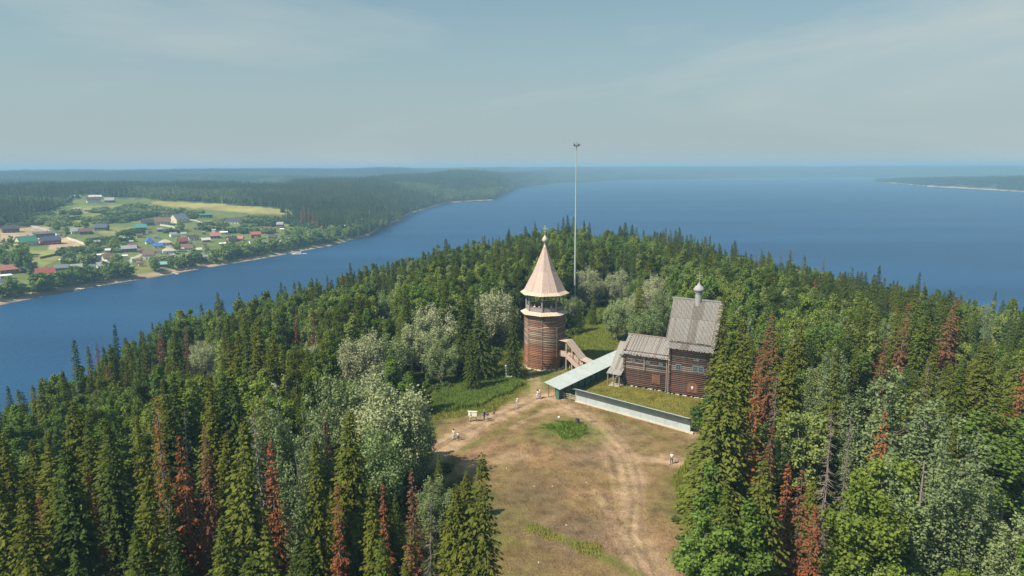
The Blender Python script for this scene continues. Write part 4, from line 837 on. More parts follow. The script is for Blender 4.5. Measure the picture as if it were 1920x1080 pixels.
# far hills and the spit
XX, YY, ZZ, px, py, a, s, r = area_points(2600, 7200, 62)
i3 = np.where((s > 30) & (s < 3200))[0]
xs, ys, zs = [XX[i3]], [YY[i3]], [ZZ[i3] - 2]
sp = []
for _ in range(2600):
    a_ = rg.uniform(sp_az[0] + .3, sp_az[-1]); w_ = np.interp(a_, sp_az, sp_w); s_ = rg.uniform(22, w_ * .8); r_ = np.interp(a_, sp_az, sp_r) + s_
    sp.append((r_ * math.sin(R(a_)), r_ * math.cos(R(a_)), float(spit_z(a_, s_)) - 1))
sp = np.array(sp)
n3 = len(i3)
P3 = np.stack([XX[i3], YY[i3], ZZ[i3] - 2], 1)
scatter('far_hills_forest', [(m_, c_) for c_ in ((0.05, 0.075, 0.03), (0.08, .11, .04), (.11, .14, .06)) for m_ in P_far], P3, np.stack([np.zeros(n3), np.zeros(n3), rg.random(n3) * 6.28], 1), rg.uniform(0.9, 1.2, (n3, 1)) * np.ones((1, 3)), rg.integers(0, 3, n3) + 3 * np.clip(np.floor((vnoise(P3[:, 0], P3[:, 1], 300) + .5 + .25 * rg.normal(size=n3)) * 3), 0, 2).astype(int))
sp = sp[:900]; n4 = len(sp)
scatter('spit_forest', [(m_, (0.042, 0.064, 0.026)) for m_ in P_mix + P_dark], sp, np.stack([np.zeros(n4), np.zeros(n4), rg.random(n4) * 6.28], 1), rg.uniform(0.9, 1.2, (n4, 1)) * np.ones((1, 3)), rg.integers(0, 6, n4))
# ================================================================== BUILT THINGS
M_log = simple('weathered_logs', (0.18, 0.115, 0.078), 0.85, 0.5, 1.6, stretch=(1, 6, 6), objrand=0.28, bump=0.6)
M_logred = simple('reddish_logs', (0.225, 0.105, 0.062), 0.85, 0.45, 1.6, stretch=(1, 6, 6), objrand=0.25, bump=0.6)
M_loggrey = simple('grey_logs', (0.24, 0.19, 0.155), 0.85, 0.4, 1.6, stretch=(1, 6, 6), objrand=0.2, bump=0.6)
M_logpale = simple('new_log', (0.45, 0.29, 0.17), 0.8, 0.2, 2)
M_end = simple('log_ends', (0.15, 0.08, 0.05), 0.9, 0.3, 3, objrand=0.2)
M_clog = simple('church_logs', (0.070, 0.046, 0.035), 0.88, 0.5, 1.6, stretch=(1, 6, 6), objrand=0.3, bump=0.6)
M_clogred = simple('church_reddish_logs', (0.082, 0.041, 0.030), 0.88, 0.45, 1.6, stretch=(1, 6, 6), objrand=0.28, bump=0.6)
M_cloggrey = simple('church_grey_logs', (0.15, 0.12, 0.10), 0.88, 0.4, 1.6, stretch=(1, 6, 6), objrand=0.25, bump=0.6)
M_clogshade = simple('church_eave_shade_logs', (0.055, 0.036, 0.028), 0.9, 0.4, 1.6, stretch=(1, 6, 6), objrand=0.2, bump=0.6)  # for the top wall courses: eave shade painted into the log colour
M_core = simple('dark_core', (0.02, 0.015, 0.012), 1.0, 0.1)
M_greyplank = simple('grey_planks', (0.265, 0.25, 0.24), 0.85, 0.25, 1.4, stretch=(5, 0.7, 5), objrand=0.07, bump=0.4)
M_greydark = simple('stained_grey_planks', (0.19, 0.168, 0.15), 0.85, 0.28, 1.4, stretch=(5, 0.7, 5), objrand=0.16, bump=0.4)
M_pink = simple('fresh_planks', (0.46, 0.345, 0.30), 0.75, 0.14, 1.2, stretch=(4, 4, 0.7), objrand=0.09, bump=0.2)
M_pinkpale = simple('pale_edge_boards', (0.52, 0.41, 0.32), 0.75, 0.12, 2, objrand=0.06)
M_post = simple('grey_posts', (0.27, 0.24, 0.235), 0.8, 0.2, 3)
M_shingle = simple('aspen_shingles', (0.29, 0.29, 0.30), 0.7, 0.25, 7)
M_stone = simple('foundation_stone', (0.42, 0.37, 0.30), 0.9, 0.3, 2)
M_frame = simple('window_frames', (0.14, 0.165, 0.18), 0.7, 0.2, 4)
M_orange = simple('new_wood_trim', (0.15, 0.065, 0.036), 0.75, 0.25, 3)
M_white = simple('white_paint', (0.75, 0.75, 0.73), 0.6, 0.06)
M_glass, t = mat('dark_glass'); b = N(t, 'ShaderNodeBsdfPrincipled'); b.inputs['Base Color'].default_value = (0.03, 0.04, 0.05, 1); b.inputs['Roughness'].default_value = 0.12; o = N(t, 'ShaderNodeOutputMaterial'); L(t, b.outputs[0], o.inputs[0])
M_iron = simple('iron', (0.2, 0.21, 0.22), 0.5, 0.1, metal=0.6)
M_gold = simple('pale_cross_wood', (0.5, 0.44, 0.3), 0.6, 0.1)
def rib_log(name, Lx, r, m, k=7):
    """one log along +x"""
    return MB().rod((0, 0, 0), (Lx, 0, 0), r, r, k).mesh(name, m, True)

# ---------------------------------------------------------------- bell tower
TWX, TWY = 6.75, 138.5; T0 = gz(TWX, TWY)
TZ = 0.0
tower = thing('bell_tower', 'octagonal log bell tower with a pinkish plank tent roof and open gallery beside the meadow', 'bell tower', (TWX, TWY, 0))
A0 = [R(-90 - 11 + 45 * k) for k in range(8)]          # corner bearings
def oc(r, k, z): a = A0[k % 8]; return Vector((r * math.cos(a), r * math.sin(a), z))
core = MB(); core.add([oc(3.85, k, -1.2) for k in range(8)] + [oc(3.85, k, 11.6) for k in range(8)], [(k, (k + 1) % 8, 8 + (k + 1) % 8, 8 + k) for k in range(8)] + [tuple(range(7, -1, -1)), tuple(range(8, 16))])
core.build('inner_wall', M_core, tower)
side = 2 * 4.12 * math.sin(R(22.5))
logm = {}
for nm_, mm in (('a', M_log), ('b', M_logred), ('c', M_loggrey), ('d', M_logpale)): logm[nm_] = rib_log('log', side + 0.36, 0.185, mm, 8)
for k in range(8):
    p, q = oc(4.12, k, 0), oc(4.12, k + 1, 0); d = (q - p).normalized(); rz = math.atan2(d.y, d.x)
    for j in range(32):
        z = 0.16 + 0.362 * j + (0.16 if k % 2 else 0.0)
        c_ = 'b' if z < 4.3 + 0.8 * random.random() else ('c' if random.random() < 0.34 else ('a' if random.random() < .75 else 'b'))
        if k == 0 and j == 25: c_ = 'd'
        s_ = p - d * (0.18 + random.uniform(-.04, .04)); link('log', logm[c_], tower, (s_.x, s_.y, z - 0.3 + 0.0), (0, 0, rz))
# stone footing
for k in range(8):
    p, q = oc(4.3, k, 0), oc(4.3, k + 1, 0); n_ = 3
    for j in range(n_):
        a_ = p.lerp(q, (j + .5) / n_); s = 0.42 + random.random() * .15
        st = bpy.data.meshes.get('foundation_stone_mesh')
        if st is None:
            bm = bmesh.new(); bmesh.ops.create_icosphere(bm, subdivisions=1, radius=1)
            for v in bm.verts: v.co *= random.uniform(0.85, 1.15)
            st = bpy.data.meshes.new('foundation_stone_mesh'); bm.to_mesh(st); st.materials.append(M_stone); bm.free()
        link('stone', st, tower, (a_.x, a_.y, 0.0), (0, 0, random.random() * 6), (s * 1.3, s * 1.1, s * .45))
def plank_roof(parent, rings, m, per, thick=0.05, name='plank', lift=.02):
    """rings: [(radius, z)...] octagon tiers from low to high; separate boards on each side"""
    for (r0, z0), (r1, z1) in zip(rings[:-1], rings[1:]):
        n_ = per(r0)
        for k in range(8):
            a, b_, c_, d_ = oc(r0, k, z0), oc(r0, k + 1, z0), oc(r1, k + 1, z1), oc(r1, k, z1)
            for j in range(n_):
                t0, t1 = j / n_ + 0.006, (j + 1) / n_ - 0.006
                off = lift * (j % 2)
                q = [a.lerp(b_, t0), a.lerp(b_, t1), d_.lerp(c_, t1), d_.lerp(c_, t0)]
                nn_ = (q[1] - q[0]).cross(q[3] - q[0]).normalized() * off
                q = [v + nn_ for v in q]
                MB().slab(q, thick).build(name, m, parent)
ZE = 15.5
roof = MB(); roof.add([oc(3.85, k, ZE + 0.35) for k in range(8)] + [oc(0.1, k, 24.3) for k in range(8)], [(k, (k + 1) % 8, 8 + (k + 1) % 8, 8 + k) for k in range(8)] + [tuple(range(7, -1, -1)), tuple(range(8, 16))])
roof_o = roof.build('roof', M_core, tower)
plank_roof(roof_o, [(4.32, ZE + 0.55), (2.16, 20.2)], M_pink, lambda r: 8, .04, lift=.01)
plank_roof(roof_o, [(2.2, 20.16), (0.36, 24.75)], M_pink, lambda r: 5, .03, lift=.008)
plank_roof(roof_o, [(5.15, ZE), (4.2, ZE + 0.62)], M_pinkpale, lambda r: 6, lift=.006)
# gallery floor skirt, parapet, posts, rails
skirt = MB().add([oc(4.1, k, 11.55) for k in range(8)] + [oc(4.1, k, 11.75) for k in range(8)], [(k, (k + 1) % 8, 8 + (k + 1) % 8, 8 + k) for k in range(8)] + [tuple(range(7, -1, -1)), tuple(range(8, 16))]).build('gallery_floor', M_greyplank, tower)
plank_roof(skirt, [(5.15, 11.45), (3.98, 12.0)], M_pinkpale, lambda r: 6, lift=.006)
for k in range(8):
    p = oc(3.86, k, 11.76); MB().box(-.14, .14, -.14, .14, 0, 3.85).build('post', M_post, tower, p, (0, 0, A0[k]))
    a, b_ = oc(3.84, k, 11.9), oc(3.84, k + 1, 11.9); d = b_ - a; Ls = d.length; rz = math.atan2(d.y, d.x)
    for j in range(3): MB().box(0.16, Ls - .16, -.035, .035, .02 + .3 * j, .29 + .3 * j).build('parapet_board', M_post, tower, a, (0, 0, rz))
    MB().box(0.16, Ls - .16, -.09, .09, .93, 1.02).build('rail', M_loggrey, tower, a, (0, 0, rz))
    MB().box(0.16, Ls - .16, -.07, .07, 3.45, 3.62).build('lintel', M_post, tower, a, (0, 0, rz))
# cupola and cross
cup = MB().lathe([(0.34, 0), (0.34, 0.25), (0.2, 0.32), (0.2, 1.05), (0.3, 1.12), (0.5, 1.35), (0.58, 1.65), (0.5, 1.95), (0.3, 2.25), (0.12, 2.5), (0.03, 2.75)], (0, 0, 24.7), 14).build('cupola', simple('pale_shingles', (0.48, 0.43, 0.36), .7, .15, 6), tower, sm=True)
def cross(parent, base, h, m=M_gold):
    c_ = MB(); w = 0.045
    c_.box(-w, w, -w, w, 0, h); c_.box(-h * .27, h * .27, -w * .9, w * .9, h * .62, h * .62 + .1); c_.box(-h * .13, h * .13, -w * .9, w * .9, h * .82, h * .82 + .08)
    x = h * .15; c_.add([(-x, -.04, h * .36), (x, -.04, h * .26), (x, .04, h * .26), (-x, .04, h * .36), (-x, -.04, h * .36 + .08), (x, -.04, h * .26 + .08), (x, .04, h * .26 + .08), (-x, .04, h * .36 + .08)], [(0, 3, 2, 1), (4, 5, 6, 7), (0, 1, 5, 4), (1, 2, 6, 5), (2, 3, 7, 6), (3, 0, 4, 7)])
    return c_.build('cross', m, parent, base)
cross(tower, (0, 0, 27.4), 1.9)
MB().box(-.32, .32, -.12, .12, 0, .3).build('loophole', M_core, tower, oc(4.0, 7, 0).lerp(oc(4.0, 8, 0), .45) * 1.035 + Vector((0, 0, 2.6)), (0, 0, R(-11 + 22.5 - 45)))
# low doorway under the landing
d0 = oc(4.2, 2, 0).lerp(oc(4.2, 1, 0), .5); dz = math.atan2(d0.y, d0.x) + R(90)
MB().box(-.5, .5, -.14, .14, 0, 1.7).build('door', M_core, tower, (d0.x * 1.02, d0.y * 1.02, 0.1), (0, 0, dz))
bell = MB().lathe([(0.36, 0), (0.3, .12), (0.2, .45), (0.12, .6), (0.02, .66)], (0, 0, 13.9), 12).build('bell', M_iron, tower, sm=True)
MB().rod((0, 0, 14.5), (0, 0, 15.9), .05).build('bell_rod', M_iron, bell)
# covered stair on the church side
st = thing('covered_stair', 'new pinkish wooden stair with a plank roof running down from the bell tower', 'stair', (TWX + 3.95 * math.cos(R(33.5)), TWY - 3.95 * math.sin(R(33.5)), 0), R(-33.5))
LX = 1.75
def stair_slab(q, t, n, m=M_pink, par=st): return MB().slab(q, t).build(n, m, par)
y0, y1 = -0.85, 0.85
MB().box(-.35, LX, y0, y1, 2.75, 2.9).build('landing', M_pink, st)
for y in (y0, y1):
    for j in range(4): MB().box(-.35, LX, y - .03, y + .03, 2.9 + .27 * j, 3.15 + .27 * j).build('side_board', M_pink, st)
    for j in range(6):
        a_ = Vector((LX, y, 2.72 + .2 * j - .25)); b_ = Vector((5.6, y, -.75 + .2 * j + .3))
        MB().add([a_ + Vector((0, -.03, 0)), b_ + Vector((0, -.03, 0)), b_ + Vector((0, -.03, .19)), a_ + Vector((0, -.03, .19)), a_ + Vector((0, .03, 0)), b_ + Vector((0, .03, 0)), b_ + Vector((0, .03, .19)), a_ + Vector((0, .03, .19))],
                 [(0, 1, 2, 3), (7, 6, 5, 4), (0, 4, 5, 1), (1, 5, 6, 2), (2, 6, 7, 3), (3, 7, 4, 0)]).build('side_board', M_pink, st)
    for x, zb, zt in ((-.3, 0, 6.1), (LX - .05, 0, 6.0), (3.05, 0.0, 4.75), (4.3, 0, 3.55), (5.5, 0, 2.35)):
        MB().box(x - .07, x + .07, y - .07, y + .07, zb, zt).build('post', M_pinkpale, st)
for j in range(14):
    x = LX + j * 0.27; z = 2.7 - j * 0.2
    MB().box(x, x + .3, y0 + .06, y1 - .06, z - .05, z).build('step', M_pinkpale, st)
def roof_strip(a, b_, n_):
    for j in range(n_):
        ya, yb = -1.25 + 2.5 * j / n_ + .006, -1.25 + 2.5 * (j + 1) / n_ - .006
        MB().slab([(a[0], ya, a[1]), (b_[0], ya, b_[1]), (b_[0], yb, b_[1]), (a[0], yb, a[1])], .05).build('roof_board', M_pinkpale if j % 3 == 0 else M_pink, st)
roof_strip((-.5, 6.2), (1.9, 6.05), 7); roof_strip((1.85, 6.12), (5.2, 2.75), 7); roof_strip((5.15, 2.82), (6.9, 2.35), 7)

# ---------------------------------------------------------------- log church
CA = (21.3, 124.6); CROT = R(-30.2)
church = thing('log_church', 'dark log church with steep grey plank roof and a small onion cupola', 'church', (CA[0], CA[1], 0), CROT)
def wall_logs(parent, a, b_, z0, z1, r=0.18, ext=0.32, mats=None):
    a, b_ = Vector((*a, 0)), Vector((*b_, 0)); d = (b_ - a); Lx = d.length; d.normalize(); rz = math.atan2(d.y, d.x)
    ms = {}
    n_ = int((z1 - z0) / (r * 1.98)); 
    for j in range(n_):
        z = z0 + r + j * r * 1.98; u = (z - z0) / (z1 - z0)
        m_ = M_clogshade if (u > .74 and z1 > 8) or u > .86 else M_clogred if u < 0.45 and random.random() < .7 else (M_cloggrey if random.random() < (.4 if .4 < u < .75 else .12) else M_clog)
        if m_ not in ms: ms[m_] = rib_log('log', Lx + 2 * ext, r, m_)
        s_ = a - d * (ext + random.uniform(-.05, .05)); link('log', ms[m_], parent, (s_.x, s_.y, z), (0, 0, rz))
def body(name, u0, u1, v0, v1, z1, roofpk=None):
    MB().box(u0 + .1, u1 - .1, v0 + .1, v1 - .1, -.5, z1).build(name, M_core, church)
RU0, RU1, RV0, RV1 = 0.0, 8.4, 0.0, 7.4
KU0, KU1, KV0, KV1 = 8.9, 16.1, -0.55, 8.0
body('refectory_core', RU0, RU1 + .5, RV0, RV1, 7.0); body('sanctuary_core', KU0, KU1, KV0, KV1, 10.0)
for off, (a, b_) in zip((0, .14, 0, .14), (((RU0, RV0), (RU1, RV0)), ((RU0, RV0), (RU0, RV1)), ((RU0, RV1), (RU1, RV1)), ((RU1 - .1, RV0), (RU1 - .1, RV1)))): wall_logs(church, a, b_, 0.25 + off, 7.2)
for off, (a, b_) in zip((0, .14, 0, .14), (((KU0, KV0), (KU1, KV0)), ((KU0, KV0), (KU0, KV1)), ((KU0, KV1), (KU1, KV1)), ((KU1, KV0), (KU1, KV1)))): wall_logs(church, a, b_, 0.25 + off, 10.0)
def gable(u, v0, v1, z0, zr, n_, m=M_log):
    for j in range(n_):
        f0 = j / n_; vm = (v0 + v1) / 2; hw = (v1 - v0) / 2 * (1 - f0) - .1
        if hw < .15: break
        MB().rod((u, vm - hw, z0 + (zr - z0) * f0 + .12), (u, vm + hw, z0 + (zr - z0) * f0 + .12), .15, .15, 7).build('gable_log', m, church)
gable(0.0, RV0, RV1, 7.1, 9.1, 7); gable(KU0, KV0, KV1, 9.9, 17.0, 23); gable(KU1, KV0, KV1, 9.9, 17.0, 23)
def board_slope(parent, lo0, lo1, hi0, hi1, n_, m, jag=0.12, thick=.06, dark=()):
    """boards from the low edge to the high edge"""
    lo0, lo1, hi0, hi1 = map(Vector, (lo0, lo1, hi0, hi1)); dn = (lo0 - hi0).normalized()
    nn_ = (lo1 - lo0).cross(hi0 - lo0).normalized()
    for j in range(n_):
        t0, t1 = j / n_ + .006, (j + 1) / n_ - .006
        ex = dn * random.uniform(-jag, jag); of = nn_ * (.014 * (j % 2) + random.uniform(0, .01))
        q = [lo0.lerp(lo1, t0) + ex + of, lo0.lerp(lo1, t1) + ex + of, hi0.lerp(hi1, t1) + of, hi0.lerp(hi1, t0) + of]
        MB().slab(q, thick).build('board', M_greydark if (j / n_ > dark[0] and j / n_ < dark[1] if dark else random.random() < .12) else m, parent)
# refectory roof
rf = MB().slab([(-.5, -0.55, 6.62), (8.8, -.55, 6.62), (8.8, 3.7, 9.08), (-.5, 3.7, 9.08)], .1).build('refectory_roof', M_greydark, church)
board_slope(rf, (-.7, -.95, 6.42), (8.95, -.95, 6.42), (-.7, 3.75, 9.2), (8.85, 3.75, 9.2), 34, M_greyplank)
board_slope(rf, (8.85, 8.4, 6.4), (-.7, 8.4, 6.4), (8.85, 3.72, 9.2), (-.7, 3.72, 9.2), 34, M_greyplank)
MB().box(-.9, 8.85, 3.6, 3.86, 9.16, 9.34).build('ridge_beam', M_loggrey, rf)
# sanctuary roof: two tiers on a steep slope and flared eaves
zr, vm = 17.0, 3.75; zk, vk = 10.05, -0.35; KA, KB = 7.75, 16.9
rk = MB().slab([(KA + .2, vk, zk - .1), (KB - .2, vk, zk - .1), (KB - .2, vm, zr - .15), (KA + .2, vm, zr - .15)], .1).build('sanctuary_roof', M_greydark, church)
def sl(v, side=1): return zk + (zr - zk) * (v - vk) / (vm - vk)
vmid = vm - (vm - vk) * .44
board_slope(rk, (KA, vk - .12, zk - .05), (KB, vk - .12, zk - .05), (KA, vmid + .1, sl(vmid + .1)), (KB, vmid + .1, sl(vmid + .1)), 40, M_greyplank, .14, dark=(.42, .56))
board_slope(rk, (KA, vmid - .12, sl(vmid - .12) + .12), (KB, vmid - .12, sl(vmid - .12) + .12), (KA, vm, zr + .06), (KB, vm, zr + .06), 40, M_greyplank, .05, dark=(.4, .63))
board_slope(rk, (KB, 2 * vm - vk + .12, zk), (KA, 2 * vm - vk + .12, zk), (KB, vm, zr + .06), (KA, vm, zr + .06), 40, M_greyplank, .14)
board_slope(rk, (KA + .35, vk - 1.7, zk - 1.05), (KB - .1, vk - 1.7, zk - 1.05), (KA + .35, vk + .2, zk - .02), (KB - .1, vk + .2, zk - .02), 38, M_greyplank, .16, dark=(.3, .5))
board_slope(rk, (KB, 2 * vm - vk + 1.6, zk - 1), (KA, 2 * vm - vk + 1.6, zk - 1), (KB, 2 * vm - vk - .2, zk), (KA, 2 * vm - vk - .2, zk), 38, M_greyplank, .14)
MB().box(KA - .25, KB + .3, vm - .14, vm + .14, zr + .02, zr + .22).build('ridge_beam', M_greyplank, rk)
for u in (KA + .1, KB - .1):
    MB().slab([(u - .04, vk - .2, zk - .3), (u - .04, vk - .2, zk), (u - .04, vm, zr + .02), (u - .04, vm, zr - .35)], .08).build('barge_board', M_greydark, rk)
# cupola
UC = 12.35
drum = MB().lathe([(.62, 0), (.6, 2.3), (.72, 2.36), (.72, 2.5), (.55, 2.55)], (UC, vm, 16.0), 16).build('drum', M_shingle, church, sm=False)
on = MB().lathe([(.5, 0), (.84, .16), (1.0, .42), (.96, .66), (.74, .95), (.44, 1.22), (.22, 1.5), (.1, 1.75), (.05, 1.95)], (UC, vm, 18.5), 18).build('onion_dome', M_shingle, church, sm=True)
co = cross(church, (UC, vm, 20.3), 2.0, M_greyplank); co.rotation_euler = (0, 0, 0)
# windows, doors, trims on the long side
def window(u, z, w, h, v, n_=2, name='window'):
    f = MB().box(-w / 2 - .1, w / 2 + .1, -.07, .05, -h / 2 - .1, h / 2 + .1).build(name, M_frame, church, (u, v, z))
    for i in range(n_):
        for j in range(2):
            ww, hh = w / n_, h / 2
            MB().box(-w / 2 + i * ww + .05, -w / 2 + (i + 1) * ww - .05, -.085, -.06, -h / 2 + j * hh + .04, -h / 2 + (j + 1) * hh - .04).build('pane', M_glass, f)
window(1.55 + 8.9, 5.35, .85, .85, KV0 - .16); window(4.55 + 8.9, 5.45, .75, .9, KV0 - .16); window(5.6 + 8.9, 5.45, .75, .9, KV0 - .16)
window(4.7 + 8.9, 7.1, .7, .3, KV0 - .16, 1)
window(1.6, 5.2, .6, .4, -.16, 1); window(4.5, 5.1, .55, .4, -.16, 1); window(7.0, 5.0, .5, .4, -.16, 1)
dr = MB().box(-.6, .6, -.1, .06, 0, 1.75).build('door', M_orange, church, (6.2, -.14, 1.35))
for x in (-.72, .6): MB().box(x, x + .12, -.14, .06, -.1, 1.9).build('door_frame', M_logred, dr)
MB().box(-.42, .42, -.12, -.1, .25, 1.5).build('door_panel', M_orange, dr, (0, 0, 0))
ar = MB()
pts = [(-1.0, 0), (-1.0, 1.1)] + [(-math.cos(R(a)) * 1.0, 1.1 + math.sin(R(a)) * .75) for a in range(15, 180, 15)] + [(1.0, 1.1), (1.0, 0)]
n_ = len(pts); ar.add([(x, -.1, z) for x, z in pts] + [(x, .05, z) for x, z in pts], [tuple(range(n_))[::-1], tuple(range(n_, 2 * n_))] + [(i, (i + 1) % n_, n_ + (i + 1) % n_, n_ + i) for i in range(n_)])
aro = ar.build('arched_hatch', M_orange, church, (13.1, KV0 - .14, 1.0))
MB().rod((0, -.2, .95), (0, -.08, .95), .2, .2, 10).build('white_plaque', M_white, aro)
MB().box(-.12, .12, -.2, -.09, .5, .8).build('plaque_base', M_logpale, aro)
for x in (-.55, .55): MB().box(x - .06, x + .06, -.14, -.08, 0, 1.5).build('hatch_board', M_logred, aro)
MB().box(-.12, .12, -.12, .12, 3.6, 6.9).build('post', M_loggrey, church, (3.9, -.24, 0))
MB().box(-.09, .09, -.09, .09, 0.2, 6.8).build('post', M_loggrey, church, (8.15, -.3, 0)); MB().box(-.09, .09, -.09, .09, 0.2, 7.2).build('post', M_loggrey, church, (8.62, -.72, 0))
for j in range(26):
    u = -0.1 + j * .68 + random.uniform(-.25, .25)
    if u > 16: continue
    s = .12 + random.random() * .22
    link('stone', bpy.data.meshes['foundation_stone_mesh'], church, (u, (-.05 if u < 8.6 else -.6), 0.12), (0, 0, random.random() * 6), (s * 1.3, s, s * .6))
# porch down the short side
pr = MB().slab([(-2.7, -.6, 2.9), (-.15, -.6, 2.9), (-.15, 4.6, 7.1), (-2.7, 4.6, 7.1)], .1).build('porch_roof', M_greydark, church)
board_slope(pr, (-2.85, -.5, 3.05), (-.1, -.5, 3.05), (-2.85, 4.7, 7.3), (-.1, 4.7, 7.3), 11, M_greyplank)
board_slope(pr, (-3.0, -1.9, 2.45), (-.1, -1.9, 2.45), (-3.0, -.3, 3.1), (-.1, -.3, 3.1), 12, M_greyplank)
board_slope(pr, (-.1, 7.8, 5.4), (-2.85, 7.8, 5.4), (-.1, 4.6, 7.3), (-2.85, 4.6, 7.3), 11, M_greyplank)
for u, v, h in ((-2.75, -1.6, 2.5), (-.45, -1.6, 2.5), (-2.75, 1.2, 4.3), (-2.75, 4.3, 6.9), (-1.6, -1.6, 2.5)): MB().box(u - .1, u + .1, v - .1, v + .1, 0, h).build('porch_post', M_loggrey, church)
for j in range(14):
    v = 0.6 + j * .3; z = .2 + j * .26; MB().box(-2.6, -.3, v, v + .3, z - .12, z).build('porch_step', M_loggrey, church)
for j in range(16): MB().rod((-2.72, 1.2, .2 + .28 * j), (-2.72, 7.2, .2 + .28 * j), .14, .14, 6).build('porch_log', M_log if j % 2 else M_loggrey, church)
MB().box(-2.6, -.4, -1.7, .4, 0, .16).build('porch_floor', M_stone, church)
MB().rod((-1.6, 1.6, 5.6), (-.3, 1.5, 5.7), .35, .35, 8).build('roof_bundle', M_greyplank, church)

# ---------------------------------------------------------------- metal-roofed enclosure walls
M_sheet = simple('pale_green_roof_sheet', (0.42, 0.46, 0.45), 0.55, 0.08, .8, objrand=.04)
M_green = simple('green_wall_sheet', (0.06, 0.15, 0.125), 0.5, 0.12, 2)
M_wallsheet = simple('pale_wall_sheet', (0.40, 0.45, 0.46), 0.5, 0.1, 1.2, objrand=.06)
M_darkpost = simple('dark_green_posts', (0.03, 0.07, 0.06), 0.6, 0.1)
M_conc = simple('concrete_footing', (0.52, 0.45, 0.36), 0.9, 0.2, 2)
wa = Vector((7.35, 117.2, 0)); wb = Vector((24.9, 140.4, 0)); dv = wb - wa; WL = dv.length; wrz = math.atan2(dv.y, dv.x)
w1 = thing('roofed_metal_wall', 'long green metal wall under a wide pale sheet roof leading from the path to the church porch', 'wall', wa, wrz)
NS = 13
for j in range(NS):
    x0, x1 = -.5 + (WL + .7) * j / NS, -.5 + (WL + .7) * (j + 1) / NS - .012
    MB().slab([(x0, -1.7, 2.15), (x1, -1.7, 2.15), (x1, 1.7, 2.9), (x0, 1.7, 2.9)], .05).build('roof_sheet', M_sheet, w1)
for j in range(NS + 1):
    x = .05 + (WL - .2) * j / NS
    MB().box(x - .07, x + .07, -1.25, -1.11, 0, 2.22).build('post', M_darkpost, w1)
    if j < NS: MB().box(x + .02, x + (WL - .2) / NS - .02, -1.02, -.98, .1, 2.3).build('wall_sheet', M_green, w1)
    MB().box(x - .05, x + .05, 1.0, 1.1, 0, 2.8).build('back_post', M_darkpost, w1)
MB().box(-.02, .02, -1.1, -.5, .1, 2.2).build('end_sheet', M_green, w1)
wa = hitz(1079, 753); wb = hitz(1294, 812); wa.z = wb.z = 0; dv = wb - wa; WL = dv.length; wrz = math.atan2(dv.y, dv.x)
w2 = thing('sheet_metal_wall', 'pale sheet metal wall with a narrow overhanging top between the church yard and the clearing', 'wall', wa, wrz)
NS = 10
for j in range(NS):
    x0, x1 = WL * j / NS, WL * (j + 1) / NS
    MB().box(x0 + .012, x1 - .012, -.02, .02, .22, 2.36).build('wall_sheet', M_wallsheet, w2)
    MB().slab([(x0, -.98, 2.66), (x1 - .01, -.98, 2.66), (x1 - .01, .45, 2.24), (x0, .45, 2.24)], .05).build('roof_sheet', M_sheet, w2)
    MB().box(x0 + .005, x1 - .005, -.18, .1, -.05, .2 + random.random() * .05).build('footing', M_conc, w2)
for j in range(NS + 1):
    x = WL * j / NS; MB().box(x - .045, x + .045, .03, .12, 0, 2.3).build('post', M_darkpost, w2)
    MB().slab([(x - .05, -.95, 2.5), (x + .05, -.95, 2.5), (x + .05, .1, 2.22), (x - .05, .1, 2.22)], .09).build('bracket', M_darkpost, w2)
MB().box(-.05, WL + .05, -1.03, -.985, 2.52, 2.68).build('edge_strip', M_darkpost, w2)
MB().box(-.3, .35, -.2, .2, -.05, .25).build('footing', M_conc, w2, (WL + .2, 0, 0))
# rail fence between the two walls
fa = hitz(1047, 745); fb = hitz(1080, 753); dv = fb - fa; FL = dv.length
fe = thing('rail_fence', 'low grey wooden rail fence closing the gap between the two metal walls', 'fence', (fa.x, fa.y, 0), math.atan2(dv.y, dv.x))
M_rail = simple('weathered_rails', (0.30, 0.27, 0.20), 0.85, 0.25, 3, objrand=.15)
for j in range(4): MB().box(-.07, .07, -.07, .07, 0, 1.25).build('post', M_rail, fe, (FL * j / 3, 0, 0))
for z in (.3, .65, 1.0): MB().box(-.15, FL + .1, -.11, -.07, z, z + .15).build('rail', M_rail, fe)
p = hitz(1024, 743); pl = thing('boardwalk', 'short pale board step lying at the end of the rail fence', 'boards', (p.x, p.y, 0), R(18))
for j in range(5): MB().box(-.95, .95, -.6 + .25 * j, -.38 + .25 * j, 0, .14).build('plank', M_logpale, pl)

# ---------------------------------------------------------------- lamp mast
M_mast = simple('galvanised_mast', (0.38, 0.44, 0.44), 0.7, 0.04)
mx_, my_ = 16.9, 197.0; d = ray(1081, 272); tt = my_ / d.y; mx_ = d.x * tt; MT = CAMZ + d.z * tt; MG = gz(mx_, my_)
mast = thing('lamp_mast', 'very tall pale tapered lamp mast rising from the woods behind the bell tower', 'mast', (mx_, my_, MG)); MH = MT - MG
ms_ = MB()
for j in range(6): ms_.rod((0, 0, MH * j / 6 - (1 if j == 0 else 0)), (0, 0, MH * (j + 1) / 6), .31 - .035 * j, .31 - .035 * (j + 1), 12)
ms_.build('pole', M_mast, mast)
MB().lathe([(.25, 0), (.75, .1), (.75, .35), (.25, .45)], (0, 0, MH - .4), 12).build('lamp_ring', M_iron, mast)
for a in range(0, 360, 72):
    q = (math.cos(R(a)) * .85, math.sin(R(a)) * .85, MH + .1); f = MB().box(-.22, .22, -.16, .16, -.25, .25).build('floodlight', M_iron, mast, q, (R(20), 0, R(a)))
    MB().box(-.18, .18, -.18, -.165, -.2, .2).build('glass', M_white, f)
